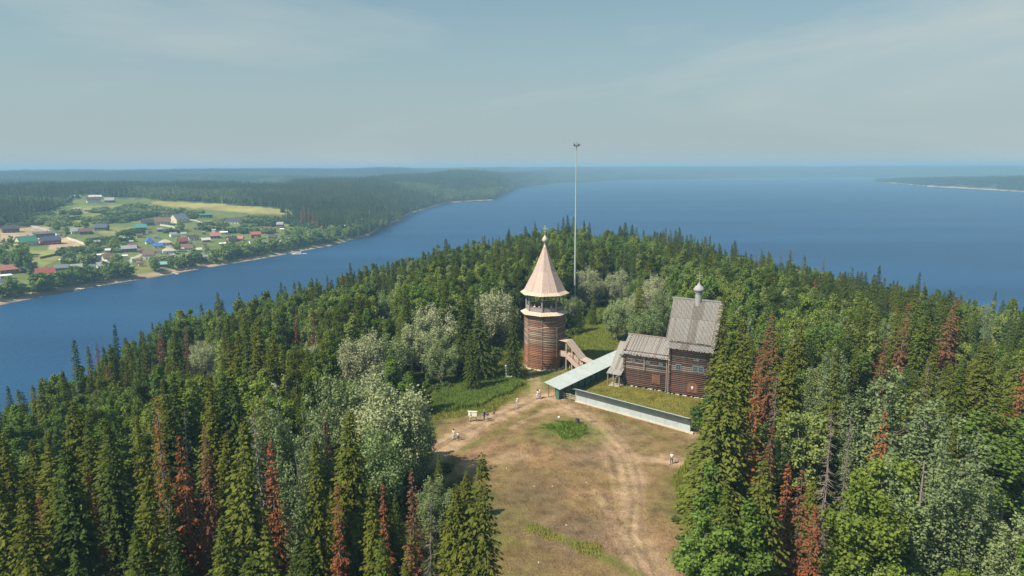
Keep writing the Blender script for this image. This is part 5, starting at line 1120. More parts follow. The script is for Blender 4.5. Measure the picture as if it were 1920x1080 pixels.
MB().rod((0, 0, MH), (0, 0, MH + 1.1), .05).build('finial', M_iron, mast); MB().rod((-.9, 0, MH - .2), (-.9, 0, MH + 1.0), .03).build('antenna', M_iron, mast)

# ---------------------------------------------------------------- small things in the clearing
p = hitz(949, 712); lp = thing('lamp_post', 'thin white lamp post in the grass by the meadow', 'lamp post', (p.x, p.y, 0)); MB().rod((0, 0, 0), (0, 0, 2.6), .05).build('pole', M_white, lp); MB().lathe([(.05, 0), (.2, .1), (.22, .3), (.1, .42)], (0, 0, 2.55), 10).build('lamp', M_white, lp)
p = hitz(955, 713); bx_ = thing('utility_box', 'small white box on the grass beside the thin lamp post', 'box', (p.x, p.y, 0), R(20)); MB().box(-.45, .45, -.3, .3, .08, .75).build('cabinet', M_white, bx_); MB().box(-.5, .5, -.35, .35, .75, .82).build('lid', M_white, bx_); MB().box(-.4, .4, -.25, .25, 0, .08).build('plinth', M_iron, bx_)
# information board
p = hitz(886, 791); ib = thing('information_board', 'white information board on two posts beside the dirt path', 'board', (p.x, p.y, 0), R(-8))
M_postb = simple('brown_posts', (0.13, 0.085, 0.05), 0.8)
MB().box(-.72, .72, -.03, .03, .95, 1.75).build('panel', simple('board_face', (0.72, 0.70, 0.58), .5, .04), ib)
for x in (-.6, .6): MB().box(x - .05, x + .05, .03, .12, 0, 1.8).build('post', M_postb, ib)
MB().box(-.8, .8, -.1, .2, 1.76, 1.81).build('cap', M_white, ib)
p = hitz(1083, 795); bn = thing('litter_bin', 'dark grey litter bin on the dirt path by the green oval', 'bin', (p.x, p.y, 0)); M_bin = simple('bin_metal', (0.07, 0.075, 0.08), .5)
MB().lathe([(.24, 0), (.3, .1), (.33, .75), (.36, .78), (.36, .84)], (0, 0, 0), 14).build('drum', M_bin, bn); MB().lathe([(.3, .84), (.3, .8)], (0, 0, 0.02), 14).build('mouth', M_core, bn); MB().box(-.42, -.36, -.05, .05, 0, .9).build('stake', M_bin, bn)
p = hitz(926, 778); sg = thing('wooden_post', 'short crooked brown wooden post on the edge of the dirt path', 'post', (p.x, p.y, 0)); MB().rod((0, 0, 0), (.06, 0, 1.5), .05, .04).build('stake', M_postb, sg); MB().rod((.03, -.1, .55), (-.35, -.3, .1), .07, .04).build('prop', M_postb, sg); MB().box(-.12, .22, -.1, .1, .25, .6).build('block', M_postb, sg)
p = hitz(1048, 783)
bm = bmesh.new(); bmesh.ops.create_icosphere(bm, subdivisions=2, radius=.2)
for v in bm.verts: v.co *= random.uniform(.85, 1.12)
me = bpy.data.meshes.new('white_stone'); bm.to_mesh(me); bm.free(); me.materials.append(M_white); o = link('white_stone', me, None, (p.x, p.y, .08)); tag(o, 'small white stone at the edge of the green oval', 'stone')
rs = [(905, 905), (1002, 912), (860, 842), (1100, 905), (1036, 912), (950, 878), (1062, 985), (1190, 1025), (1010, 1055)]
for i, (px, py) in enumerate(rs):
    p = hitz(px, py); o = link('pebble', me.copy() if i == 0 else bpy.data.objects['pebble'].data, None, (p.x, p.y, .02), (0, 0, i), (.8, .5, .4))
    if i == 0: o.data.materials[0] = M_stone
    tag(o, 'small pale stone lying in the dry grass of the clearing', 'stone', 'pale stones in the clearing')

# ---------------------------------------------------------------- people
def skin(name, pts, edges, parent, m, root=0, sub=1):
    me = bpy.data.meshes.new(name); me.from_pydata([p[:3] for p in pts], edges, []); me.materials.append(m)
    o = link(name, me, parent); md = o.modifiers.new('skin', 'SKIN'); md.use_smooth_shade = True
    for i, p in enumerate(pts):
        r_ = p[3]; r2 = p[4] if len(p) > 4 else r_; me.skin_vertices[0].data[i].radius = (r_, r2); me.skin_vertices[0].data[i].use_root = i == root
    if sub: s = o.modifiers.new('sub', 'SUBSURF'); s.levels = sub; s.render_levels = sub
    return o
_pm = {}
def pm(c):
    if c not in _pm: _pm[c] = simple('cloth', c, .8, .08, 8)
    return _pm[c]
SKINC = (0.45, 0.26, 0.18)
def person(x, y, z, rz, label, top, bottom, hair, h=1.72, stride=0.18, shorts=False, skirt=False, arm=(0.1, 0.1), group=None, bag=None, hat=None):
    s = h / 1.72; o = thing('person', label, 'person', (x, y, z), rz, group); o.scale = (s, s, s); ms = pm(SKINC)
    # front is -y. vertices: x, y, z, radius
    P = [(0, 0, .93, .12, .1), (0, 0, 1.12, .11, .09), (0, .01, 1.36, .13, .095), (0, 0, 1.47, .055), (0, -.01, 1.53, .05), (0, -.015, 1.61, .085, .095), (0, -.005, 1.69, .065)]
    E = [(0, 1), (1, 2), (2, 3), (3, 4), (4, 5), (5, 6)]
    def chain(start, pts):
        prev = start
        for p in pts: P.append(p); E.append((prev, len(P) - 1)); prev = len(P) - 1
        return prev
    hands = []
    for sx, st_, am in ((-1, stride, arm[0]), (1, -stride, arm[1])):
        chain(0, [(sx * .09, -st_ * .1, .86, .085), (sx * .1, -st_ * .6 - .02, .48, .058), (sx * .1, -st_ * 1.0 + .02, .09, .036), (sx * .105, -st_ * 1.0 - .1, .035, .035)])
        hd = chain(2, [(sx * .17, .01, 1.39, .052), (sx * .22, am * .3 * sx * 0 - am * .2, 1.12, .04), (sx * .23, -am * .8 - .02, .88, .028), (sx * .235, -am * .95 - .03, .80, .026, .014)])
        hx_, hy_, hz_ = P[hd][:3]
        for k in range(4): chain(hd, [(hx_ + (k - 1.5) * .004, hy_ - (k - 1.5) * .018, hz_ - .045, .009), (hx_ - sx * .012, hy_ - (k - 1.5) * .019, hz_ - .085 + abs(k - 1.3) * .008, .008)])
        chain(hd, [(hx_ - sx * .01, hy_ - .035, hz_ - .02, .009), (hx_ - sx * .014, hy_ - .045, hz_ - .05, .008)])
    chain(5, [(0, -.11, 1.60, .014)])
    for sx in (-1, 1): chain(5, [(sx * .088, 0, 1.605, .014)])
    skin('body', P, E, o, ms)
    # eyes and mouth
    f = MB()
    for sx in (-1, 1): f.box(sx * .03 - .012, sx * .03 + .012, -.105, -.095, 1.615, 1.625)
    f.box(-.02, .02, -.1, -.09, 1.565, 1.572); f.build('face_marks', pm((0.06, 0.03, 0.03)), o)
    T = [(0, 0, .9, .145, .12), (0, 0, 1.12, .13, .108), (0, .01, 1.36, .15, .115), (0, .005, 1.44, .075)]; TE = [(0, 1), (1, 2), (2, 3)]
    for sx, am in ((-1, arm[0]), (1, arm[1])):
        i = len(T); T += [(sx * .17, .01, 1.39, .068), (sx * .21, -am * .15, 1.18, .058)]; TE += [(2, i), (i, i + 1)]
    skin('shirt', T, TE, o, pm(top))
    if skirt:
        MB().lathe([(.3, 0), (.27, .2), (.2, .45), (.15, .52)], (0, 0, .45), 12).build('skirt', pm(bottom), o, sm=True)
    else:
        Q = [(0, 0, .92, .14, .125)]; QE = []
        for sx, st_ in ((-1, stride), (1, -stride)):
            i = len(Q); Q.append((sx * .09, -st_ * .1, .84, .1)); QE.append((0, i)); Q.append((sx * .1, -st_ * .6 - .02, .5, .075)); QE.append((i, i + 1))
            if not shorts: Q.append((sx * .1, -st_ * 1.0 + .02, .12, .055)); QE.append((i + 1, i + 2))
        skin('trousers', Q, QE, o, pm(bottom))
    Hh = MB().lathe([(.105, -.09), (.118, 0), (.105, .07), (.06, .115), (.01, .13)], (0, .018, 1.635), 10).build('hat' if hat else 'hair', pm(hat or hair), o, sm=True)
    sh = MB()
    for sx, st_ in ((-1, stride), (1, -stride)): sh.box(sx * .105 - .045, sx * .105 + .045, -st_ - .17, -st_ + .07, 0, .075)
    sh.build('shoes', pm((.1, .09, .09)), o)
    if bag: MB().box(-.16, .16, .12, .3, 1.0, 1.45).build('backpack', pm(bag), o)
    return o
def gp(px, py): p = hitz(px, py); return p.x, p.y, gz(p.x, p.y)
WH = (0.72, 0.68, 0.67); DK = (0.03, 0.03, 0.045); LG = (0.5, 0.5, 0.52)
x, y, z = gp(851, 824); person(x, y, z, R(160), 'dark-haired person in a white top and pale trousers walking with a child', WH, LG, (0.02, 0.015, 0.01))
x, y, z = gp(859, 826); person(x, y, z, R(165), 'child in a white top and dark shorts walking beside a dark-haired person', WH, DK, (0.25, .12, .07), 1.4, shorts=True)
x, y, z = gp(882, 791); person(x, y, z, R(175), 'person in white standing in front of the information board', WH, (0.55, .52, .48), (0.3, .25, .2), 1.7, .1, hat=(.6, .6, .58))
x, y, z = gp(908, 787); person(x, y, z, R(200), 'person in blue with a dark blue backpack near the information board', (0.06, .1, .25), (0.08, .09, .15), (0.4, .35, .25), 1.7, bag=(0.03, .05, .16))
x, y, z = gp(914, 790); person(x, y, z, R(185), 'person in a dark top and pale shorts just in front of the backpack wearer', DK, (0.5, .45, .4), (0.05, .03, .03), 1.66, shorts=True)
x, y, z = gp(970, 765); person(x, y, z, R(-160), 'person in a white hat and white clothes walking alone up the path', WH, LG, WH, 1.72, .22, hat=(.75, .74, .7))
x, y, z = gp(1008, 748); person(x, y, z, R(120), 'dark-haired person in white, nearer the tower of the pair by the rail fence', WH, LG, (.04, .03, .03), 1.7)
x, y, z = gp(1012, 748); person(x, y, z, R(-120), 'person in a white cap and grey skirt, nearer the rail fence', WH, (.3, .29, .33), WH, 1.66, skirt=True, hat=(.75, .74, .7))
x, y, z = gp(1259, 870); person(x, y, z, R(-30), 'person in a white shirt and dark trousers alone on the dirt track', WH, (.08, .075, .08), (.3, .22, .15), 1.74, .15)
gal = [(-2.75, -1.9, WH, 'bending'), (-2.15, -2.45, WH, ''), (-1.75, -2.0, (.06, .03, .09), ''), (-1.15, -2.75, (.6, .52, .58), ''), (-.55, -2.5, (.03, .02, .05), ''), (.25, -2.85, (.1, .16, .14), ''), (.75, -2.3, (.05, .03, .06), ''), (1.15, -2.9, WH, ''), (1.75, -2.4, (.06, .05, .12), ''), (2.3, -2.2, (.04, .04, .09), ''), (-2.9, -.9, (.05, .03, .08), '')]
gl = ['person in white at the tower gallery corner post nearest the river', 'second person in white from the river side in the tower gallery', 'person in dark purple behind the two white shirts in the tower gallery', 'person in pinkish white left of the middle gallery post of the tower', 'person in black just behind the middle gallery post of the tower', 'person in dark green right beside the middle gallery post of the tower', 'person in dark clothes at the back of the tower gallery', 'person in a white shirt between the two front gallery posts on the church side', 'person in dark blue leaning by the church-side gallery post', 'person in navy at the darkest end of the tower gallery', 'person in dark clothes deeper in the river side of the tower gallery']
for (gx_, gy_, c_, _), lab in zip(gal, gl): person(TWX + gx_, TWY + gy_, 11.76, random.uniform(-.5, .5) , lab, c_, DK, (.03, .02, .02) if c_ is not WH else (.35, .25, .2), 1.62, .03)

# ---------------------------------------------------------------- village on the far bank
def hm(c, k='roof'):
    key = (k,) + tuple(c)
    if key not in _pm: _pm[key] = simple('house_' + k, c, .75, .12, .6)
    return _pm[key]
RC = dict(red=(0.34, .085, .065), fred=(.36, .14, .11), slate=(.13, .15, .17), blue=(.03, .12, .46), green=(.04, .19, .15), teal=(.06, .22, .23), brown=(.15, .08, .065), grey=(.27, .28, .29), pale=(.52, .5, .46), white=(.7, .7, .68), navy=(.05, .07, .13), dark=(.06, .05, .05), beige=(.42, .36, .28), dred=(.2, .05, .05), turq=(.16, .34, .34))
WC = dict(white=(.72, .70, .64), cream=(.62, .55, .38), wood=(.16, .09, .06), brown=(.10, .065, .05), blue=(.08, .16, .3), grey=(.3, .3, .3), red=(.28, .06, .05), orange=(.4, .18, .09))
A = lambda X_, Y_: (X_ / 4.5, 340 + Y_ / 4.5); Bz = lambda X_, Y_: (220 + X_ / 5.0526, 360 + Y_ / 5.0526); Cz = lambda X_, Y_: (560 + X_ / 3.556, 290 + Y_ / 3.556)
HS = [  # place, width px, depth ratio, wall h px ratio, roof, wall, turn, kind, label
 (A(75, 775), 28, .7, 'fred', 'wood', 12, 'g', 'long house with faded red roof at the village end nearest the tall poplars'), (A(380, 805), 30, .75, 'red', 'wood', 20, 'g', 'house with bright red roof among the shore trees'), (A(45, 885), 21, .9, 'slate', 'blue', 30, 'g', 'blue gabled house with slate roof close to the beach'), (A(50, 825), 17, .5, 'white', 'grey', 10, 'f', 'low white-roofed shed behind the blue gabled house'),
 (A(225, 540), 31, .8, 'green', 'cream', 25, 'g', 'house with large green roof and cream gable beside the bare yard'), (A(430, 528), 30, .6, 'navy', 'red', 15, 'g', 'dark-roofed red barn in the bare yard'), (A(375, 470), 38, .25, 'slate', 'brown', 12, 'g', 'long low grey shed along the bare yard'), (A(90, 430), 25, .6, 'dark', 'brown', 10, 'g', 'dark wooden house above the bare field'),
 (A(650, 440), 19, .8, 'grey', 'cream', 8, 'g', 'grey-roofed cream house, first of the row above the fenced field'), (A(725, 445), 21, .7, 'brown', 'brown', 5, 'g', 'brown house in the middle of the row above the fenced field'), (A(862, 412), 21, .8, 'navy', 'brown', -20, 'g', 'navy-roofed house ending the row above the fenced field'), (A(790, 180), 22, .7, 'dark', 'white', 5, 'g', 'dark-roofed white house high under the forest'), (A(928, 178), 16, .8, 'grey', 'brown', -10, 'g', 'grey-roofed house high under the forest'), (A(632, 140), 17, .4, 'pale', 'grey', 0, 'f', 'small pale-roofed shed at the forest edge'), (A(805, 150), 24, .35, 'pale', 'white', 0, 'g', 'long pale-roofed building behind the dark-roofed white house'),
 (A(1190, 410), 20, .8, 'teal', 'brown', 0, 'g', 'teal-roofed cottage in the middle of the slope'), (A(1250, 370), 20, .8, 'dark', 'brown', 15, 'g', 'dark brown cottage above the teal-roofed one'), (A(1378, 365), 26, .8, 'brown', 'cream', -5, 'g', 'brown-roofed cream house beside the big gabled one'), (A(1512, 345), 27, 1.0, 'slate', 'cream', 35, 'g', 'big house with cream gable and slate roof at the top of the village'),
 (A(1120, 565), 19, .9, 'brown', 'white', 10, 'h', 'brown hip-roofed white house near the blue roofs'), (A(1265, 528), 15, 1.0, 'blue', 'white', 10, 'p', 'white house with bright blue roof, the upper of the two'), (A(1337, 562), 18, .7, 'blue', 'white', -5, 'g', 'white house with bright blue roof, the lower of the two'), (A(1398, 540), 22, .8, 'beige', 'cream', 5, 'h', 'cream house with beige roof behind the lower blue roof'), (A(1462, 468), 12, .9, 'grey', 'white', 20, 'g', 'tiny grey-roofed house in the village middle'),
 (A(1545, 522), 18, .9, 'dred', 'brown', 15, 'g', 'dark red house in the village middle'), (A(1428, 612), 24, .8, 'beige', 'white', 5, 'h', 'white house with low beige hip roof above the shore trees'), (A(1588, 582), 20, .9, 'brown', 'white', -10, 'g', 'white house with brown roof above the shore trees'), (A(1090, 595), 26, .5, 'grey', 'brown', 4, 'g', 'low grey-roofed barn between white houses'), (A(912, 665), 18, 1.0, 'brown', 'white', 12, 'g', 'white house with brown roof beside a small blue shed'),
 (A(982, 640), 12, .6, 'blue', 'blue', 5, 'f', 'small blue shed by the village road'), (A(838, 645), 15, .5, 'white', 'white', 0, 'f', 'low white shed behind the white two-storey house'), (A(722, 685), 17, .7, 'pale', 'brown', -15, 'g', 'pale-roofed dark shed above the shore'), (A(535, 688), 11, .6, 'white', 'white', 5, 'f', 'white cabin alone on the green slope'), (A(1262, 655), 20, .9, 'brown', 'white', -12, 'G2', 'white house with brown roof at the upper end of the village road'),
 (A(875, 752), 21, .8, 'grey', 'white', 8, 'G2', 'white two-storey house with grey roof near the beach'), (A(800, 745), 17, .7, 'slate', 'grey', 8, 'g', 'slate-roofed annex joined to the white two-storey house'), (A(650, 745), 19, .7, 'grey', 'brown', 0, 'g', 'grey-roofed house hidden in trees near the beach'), (A(520, 755), 23, .6, 'slate', 'brown', -8, 'g', 'long slate-roofed house beside the bright red roof'), (A(1382, 722), 16, .7, 'turq', 'brown', -12, 'g', 'turquoise-roofed shed near the boat landing'), (A(1085, 748), 15, .6, 'grey', 'grey', 5, 'f', 'small grey shed at the lower end of the village road'), (A(1050, 652), 11, .5, 'white', 'white', 10, 'f', 'tiny white shed on the village road'), (A(742, 255), 14, .3, 'beige', 'cream', 0, 'f', 'low pale ruin on the upper meadow'), (A(652, 245), 11, .6, 'beige', 'cream', 0, 'f', 'small pale hut on the upper meadow'), (A(1300, 695), 16, .6, 'dark', 'brown', 0, 'g', 'dark shed below the road-end white house'),
 (Bz(722, 455), 18, .8, 'dark', 'white', 10, 'g', 'dark-roofed white house behind the shore trees'), (Bz(925, 435), 19, .8, 'fred', 'brown', 5, 'g', 'faded red-roofed house in the eastern village'), (Bz(1010, 402), 14, .8, 'white', 'white', 0, 'f', 'pale-roofed white house in the eastern village'), (Bz(1080, 388), 10, .9, 'turq', 'blue', 0, 'p', 'tiny turquoise hut behind the eastern village'), (Bz(1085, 470), 19, .9, 'dark', 'orange', 30, 'g', 'dark-roofed house with orange gable'), (Bz(1160, 460), 15, .8, 'fred', 'cream', -20, 'g', 'faded roof cottage beside the orange gable'), (Bz(1315, 438), 19, .7, 'red', 'red', 2, 'G2', 'all red house with two dormers in the eastern village'), (Bz(1425, 380), 16, 1.0, 'fred', 'cream', 35, 'g', 'pale-gabled cottage at the eastern end'), (Bz(1545, 338), 13, .9, 'grey', 'red', -10, 'G2', 'tall narrow reddish house at the eastern end'),
 (Bz(1100, 300), 27, .5, 'dark', 'white', -8, 'g', 'wide dark-roofed white house by the upper track'), (Bz(1475, 445), 16, .7, 'dark', 'brown', -10, 'g', 'dark shed below the pale-gabled cottage'), (Bz(842, 243), 24, .2, 'green', 'brown', -6, 'g', 'long green-roofed low shed on the meadow'), (Bz(1560, 372), 7, .8, 'white', 'white', 0, 'f', 'tiny white hut at the eastern end'), (Bz(840, 475), 16, .6, 'pale', 'grey', 10, 'g', 'pale greenhouse behind the shore trees'), (Bz(1000, 512), 12, .5, 'white', 'grey', 0, 'f', 'white garden shed in front of the eastern houses'), (Bz(1050, 500), 9, .6, 'white', 'white', 0, 'f', 'tiny white garden shed beside another'), (Bz(610, 565), 8, .5, 'white', 'white', 0, 'f', 'tiny white shed above the shore trees'),
 (Cz(295, 490), 10, .7, 'white', 'white', 0, 'g', 'white cottage in the trees past the last beach'), (Cz(158, 498), 11, .7, 'fred', 'brown', 0, 'g', 'brown cottage in the trees past the last beach'), (Cz(240, 482), 8, .7, 'pale', 'white', 0, 'f', 'pale hut in the trees past the last beach'), (Cz(1076, 256), 4, .9, 'white', 'white', 0, 'g', 'lone white house on the far wooded hill')]
HPOS = []
def house(px, py, wpx, dr_, roofc, wallc, turn, kind, label):
    p = hit_far(px, py); r_ = math.hypot(p.x, p.y); w = wpx * math.hypot(p.x, p.y) / F * 0.92; w = min(w, 17) * .9; dd = w * dr_ * (0.9 if dr_ > .5 else 1.0)
    bear = -math.atan2(p.x, p.y); rz = bear + R(turn)
    two = kind == 'G2'; hh = max(2.2, min(3.4, w * .28)) * (1.7 if two else 1.0); rh = min(dd, w) * (.42 if kind in ('g', 'G2') else .3)
    nmz = 'house' if w > 7 and kind != 'f' else 'shed'
    h_ = thing(nmz, label, nmz, (p.x, p.y, p.z - .4), rz, 'houses of the village on the far bank'); HPOS.append((px, py, wpx))
    wm = hm(WC[wallc], 'wall'); rm = hm(RC[roofc]); a, b_ = w / 2, dd / 2; e = .45
    wl = MB(); wl.box(-a, a, -b_, b_, -.8, hh + .4); 
    if kind in ('g', 'G2') :
        for sx in (-1, 1): wl.add([(sx * a, -b_, hh + .4), (sx * a, b_, hh + .4), (sx * a, 0, hh + .4 + rh), (sx * (a - .15), -b_, hh + .4), (sx * (a - .15), b_, hh + .4), (sx * (a - .15), 0, hh + .4 + rh)], [(0, 1, 2), (5, 4, 3), (0, 2, 5, 3), (1, 4, 5, 2)])
    wl.build('wall', wm, h_)
    z0 = hh + .4
    rf_ = MB()
    if kind in ('g', 'G2'):
        k = rh / b_; rf_.slab([(-a - e, -b_ - e, z0 - e * k + .12), (a + e, -b_ - e, z0 - e * k + .12), (a + e, 0, z0 + rh + .12), (-a - e, 0, z0 + rh + .12)], .12); rf_.slab([(a + e, b_ + e, z0 - e * k + .12), (-a - e, b_ + e, z0 - e * k + .12), (-a - e, 0, z0 + rh + .12), (a + e, 0, z0 + rh + .12)], .12)
    elif kind in ('h', 'p'):
        t_ = 0 if kind == 'p' else max(0, a - b_); rh2 = rh * (2.2 if kind == 'p' else 1.2)
        rf_.add([(-a - e, -b_ - e, z0), (a + e, -b_ - e, z0), (a + e, b_ + e, z0), (-a - e, b_ + e, z0), (-t_ - .05, 0, z0 + rh2), (t_ + .05, 0, z0 + rh2)], [(0, 1, 5, 4), (1, 2, 5), (2, 3, 4, 5), (3, 0, 4), (3, 2, 1, 0)])
    else: rf_.slab([(-a - e, -b_ - e, z0 + .1), (a + e, -b_ - e, z0 + .1), (a + e, b_ + e, z0 + .7), (-a - e, b_ + e, z0 + .7)], .14); wl = None
    ro = rf_.build('roof', rm, h_)
    if w > 8 and kind != 'f': MB().box(-.3, .3, -.3, .3, z0, z0 + rh + .9).build('chimney', hm((.3, .14, .1), 'brick'), ro, (a * .35, b_ * .3, 0))
    if w > 6:
        nw = 3 if w > 10 else 2
        for fl in range(2 if two else 1):
            for i in range(nw):
                u = -a + w * (i + 1) / (nw + 1); zz = 1.3 + fl * 2.6
                f = MB().box(-.55, .55, -.06, .03, -.65, .65).build('window', hm((.6, .6, .58), 'trim'), h_, (u, -b_ - .01, zz)); MB().box(-.42, .42, -.08, -.055, -.5, .5).build('pane', M_glass, f)
        if kind in ('g', 'G2'):
            f = MB().box(-.06, .03, -.5, .5, -.6, .6).build('window', hm((.6, .6, .58), 'trim'), h_, (-a - .01, 0, 1.6)); MB().box(-.08, -.055, -.38, .38, -.46, .46).build('pane', M_glass, f)
        MB().box(-.5, .5, -.06, .04, 0, 2.0).build('door', hm((.14, .1, .08), 'door'), h_, (a - .9, -b_ - .02, .4))
for (p_, w_, d_, rc_, wc_, tn, kd, lab) in HS: house(p_[0], p_[1], w_, d_, rc_, wc_, tn, kd, lab)
rs_ = random.Random(5); nsh = 0
for _ in range(400):
    if nsh >= 34: break
    a_, b_ = rs_.uniform(120, 545), rs_.uniform(430, 505); ys_ = np.interp(a_, [q[0] for q in _shore], [q[1] for q in _shore])
    if b_ > ys_ - 14 or any(abs(a_ - h[0]) < h[2] * .6 + 5 and abs(b_ - h[1]) < 7 for h in HPOS) or (a_ < 170 and b_ < 500) or (b_ < 445 and a_ < 260): continue
    k_ = nsh % 4; rc_, cn = [('grey', 'grey'), ('brown', 'brown'), ('pale', 'pale'), ('slate', 'slate')][k_]
    house(a_, b_, rs_.uniform(6, 10), .8, rc_, rs_.choice(['wood', 'grey', 'cream', 'white']), rs_.uniform(-25, 25), 'g', f'tiny {cn}-roofed garden shed between the village houses'); nsh += 1
def yard_fence(pts, h, col_, label, n_per=7.0):
    P = [hit_far(*q) for q in pts]; root = thing('yard_fence', label, 'fence', P[0])
    m_ = hm(col_, 'fence')
    for a, b_ in zip(P[:-1], P[1:]):
        n_ = max(1, int((b_ - a).length / n_per))
        for j in range(n_):
            p0, p1 = a.lerp(b_, j / n_), a.lerp(b_, (j + 1) / n_); p0.z = float(far_np(p0.x, p0.y)); p1.z = float(far_np(p1.x, p1.y))
            d = p1 - p0; q0, q1 = p0 - P[0], p1 - P[0]; nn_ = Vector((-d.y, d.x, 0)).normalized() * .05; up = Vector((0, 0, h)); dn = Vector((0, 0, -.4))
            vs = [q0 - nn_ + dn, q1 - nn_ + dn, q1 - nn_ + up, q0 - nn_ + up, q0 + nn_ + dn, q1 + nn_ + dn, q1 + nn_ + up, q0 + nn_ + up]
            MB().add(vs, [(0, 1, 2, 3), (7, 6, 5, 4), (0, 4, 5, 1), (1, 5, 6, 2), (2, 6, 7, 3), (3, 7, 4, 0)]).build('panel', m_, root)
            MB().box(-.1, .1, -.1, .1, -.4, h + .15).build('post', m_, root, q0)
yard_fence([A(468, 458), A(560, 485), A(650, 515), A(742, 550)], 2.0, (.55, .52, .47), 'long pale fence running down beside the bare yard')
yard_fence([A(742, 560), A(600, 600), A(480, 625), A(340, 655)], 1.6, (.14, .12, .1), 'dark fence along the lower edge of the bare yard and mown field')
yard_fence([A(770, 440), A(860, 470), A(955, 495)], 1.6, (.12, .11, .09), 'dark fence across the upper field')
yard_fence([A(430, 430), A(340, 400), A(220, 375)], 1.6, (.4, .4, .36), 'grey fence above the long low shed')
yard_fence([Bz(405, 320), Bz(470, 330), Bz(545, 345)], 1.8, (.55, .5, .42), 'pale fence below the brown-roofed cream house')
yard_fence([Bz(650, 262), Bz(730, 272), Bz(812, 300)], 1.2, (.5, .48, .42), 'pale fence running away from the big gabled house')
# landing stages and boats
def pier(px0, py0, px1, py1, w, label, boat=None, h=.55):
    a, b_ = hitz(px0, py0, WATER), hitz(px1, py1, WATER); d = b_ - a; Ln = d.length; root = thing('landing_stage', label, 'pier', (a.x, a.y, WATER), math.atan2(d.y, d.x))
    n_ = max(3, int(Ln / 3)); 
    for j in range(n_): MB().box(Ln * j / n_ + .05, Ln * (j + 1) / n_ - .05, -w / 2, w / 2, h, h + .15).build('deck_board', hm((.42, .38, .32), 'deck'), root)
    for j in range(n_ + 1):
        for s in (-1, 1): MB().rod((Ln * j / n_, s * w * .42, -2), (Ln * j / n_, s * w * .42, h + .5), .12, .12, 6).build('pile', hm((.2, .16, .13), 'pile'), root)
def boat(px, py, ln, rz, label, c_=(.7, .7, .68), cabin=False):
    p = hitz(px, py, WATER); o = thing('moored_boat', label, 'boat', (p.x, p.y, WATER), R(rz)); w = ln * .26; h = ln * .1
    st_ = [(-.5, .75, 0), (-.2, 1, 0), (.15, .95, .05), (.38, .6, .12), (.5, .03, .2)]
    vs, fs = [], []
    for i, (t_, ww, up) in enumerate(st_): vs += [(t_ * ln, -ww * w / 2, h * (1 + up)), (t_ * ln, -ww * w * .3, -.2), (t_ * ln, ww * w * .3, -.2), (t_ * ln, ww * w / 2, h * (1 + up))]
    for i in range(len(st_) - 1):
        for k in range(3): fs.append((4 * i + k, 4 * (i + 1) + k, 4 * (i + 1) + k + 1, 4 * i + k + 1))
        fs.append((4 * i + 3, 4 * (i + 1) + 3, 4 * (i + 1), 4 * i))
    fs.append((0, 1, 2, 3)[::-1]); MB().add(vs, fs).build('hull', hm(c_, 'hull'), o)
    if cabin: MB().box(-ln * .3, ln * .12, -w * .33, w * .33, h, h + ln * .12).build('cabin', hm((.7, .7, .7), 'hull'), o); MB().box(-ln * .28, ln * .13, -w * .34, w * .34, h + ln * .05, h + ln * .09).build('cabin_window', M_glass, o)
    else: MB().box(-ln * .05, ln * .02, -w * .4, w * .4, h, h + .12).build('thwart', hm((.3, .25, .2), 'deck'), o)
pier(283, 513, 306, 518, 2.2, 'pale landing stage below the turquoise shed'); pier(322, 511, 334, 516, 2.0, 'short grey landing stage beside the pale one')
pier(532, 474.5, 568, 477.5, 3.2, 'long landing stage with a white boat alongside'); pier(137, 541, 156, 544, 2.0, 'low dock at the river trees'); pier(172, 535, 190, 538, 1.6, 'small dark dock near the white two-storey house')
boat(562, 478.5, 13, 15, 'white cabin boat moored at the long landing stage', cabin=True); boat(296, 517, 6, 10, 'small white boat at the pale landing stage'); boat(238, 533.5, 5, 5, 'small dark rowing boat off the beach', (.12, .1, .09)); boat(16, 568, 5, 0, 'grey rowing boat at the beach end', (.3, .3, .3)); boat(549, 468, 7, 20, 'white boat drawn up on the beach behind the long landing stage')
# trees of the village
XX, YY, ZZ, px, py, i2 = SCR_PTS
hx_ = np.array([h[0] for h in HPOS]); hy_ = np.array([h[1] for h in HPOS]); hw_ = np.array([h[2] for h in HPOS])
def clear_of_houses(a, b_, rad=1.0):
    # scrub may stand behind a house, but not on it or right in front of it
    dx = np.abs(hx_ - a); dy = b_ - hy_
    return not np.any((dx < hw_ * .62 + 2) & (dy > -3) & (dy < 13 * rad))
i2 = np.array([i for i in i2 if clear_of_houses(px[i], py[i])])
nsc = len(i2)
scatter('village_scrub', [(m_, c) for m_ in P_scrub for c in (G_SCR, (0.07, .12, .04))], np.stack([XX[i2], YY[i2], ZZ[i2] - .6], 1), np.stack([np.zeros(nsc), np.zeros(nsc), rg.random(nsc) * 6.28], 1), rg.uniform(.6, 1.15, (nsc, 1)) * np.ones((1, 3)), rg.integers(0, 6, nsc))
BT = [(40, 500, 15, 9), (52, 505, 14, 8), (28, 495, 13, 6), (12, 490, 12, 6)]
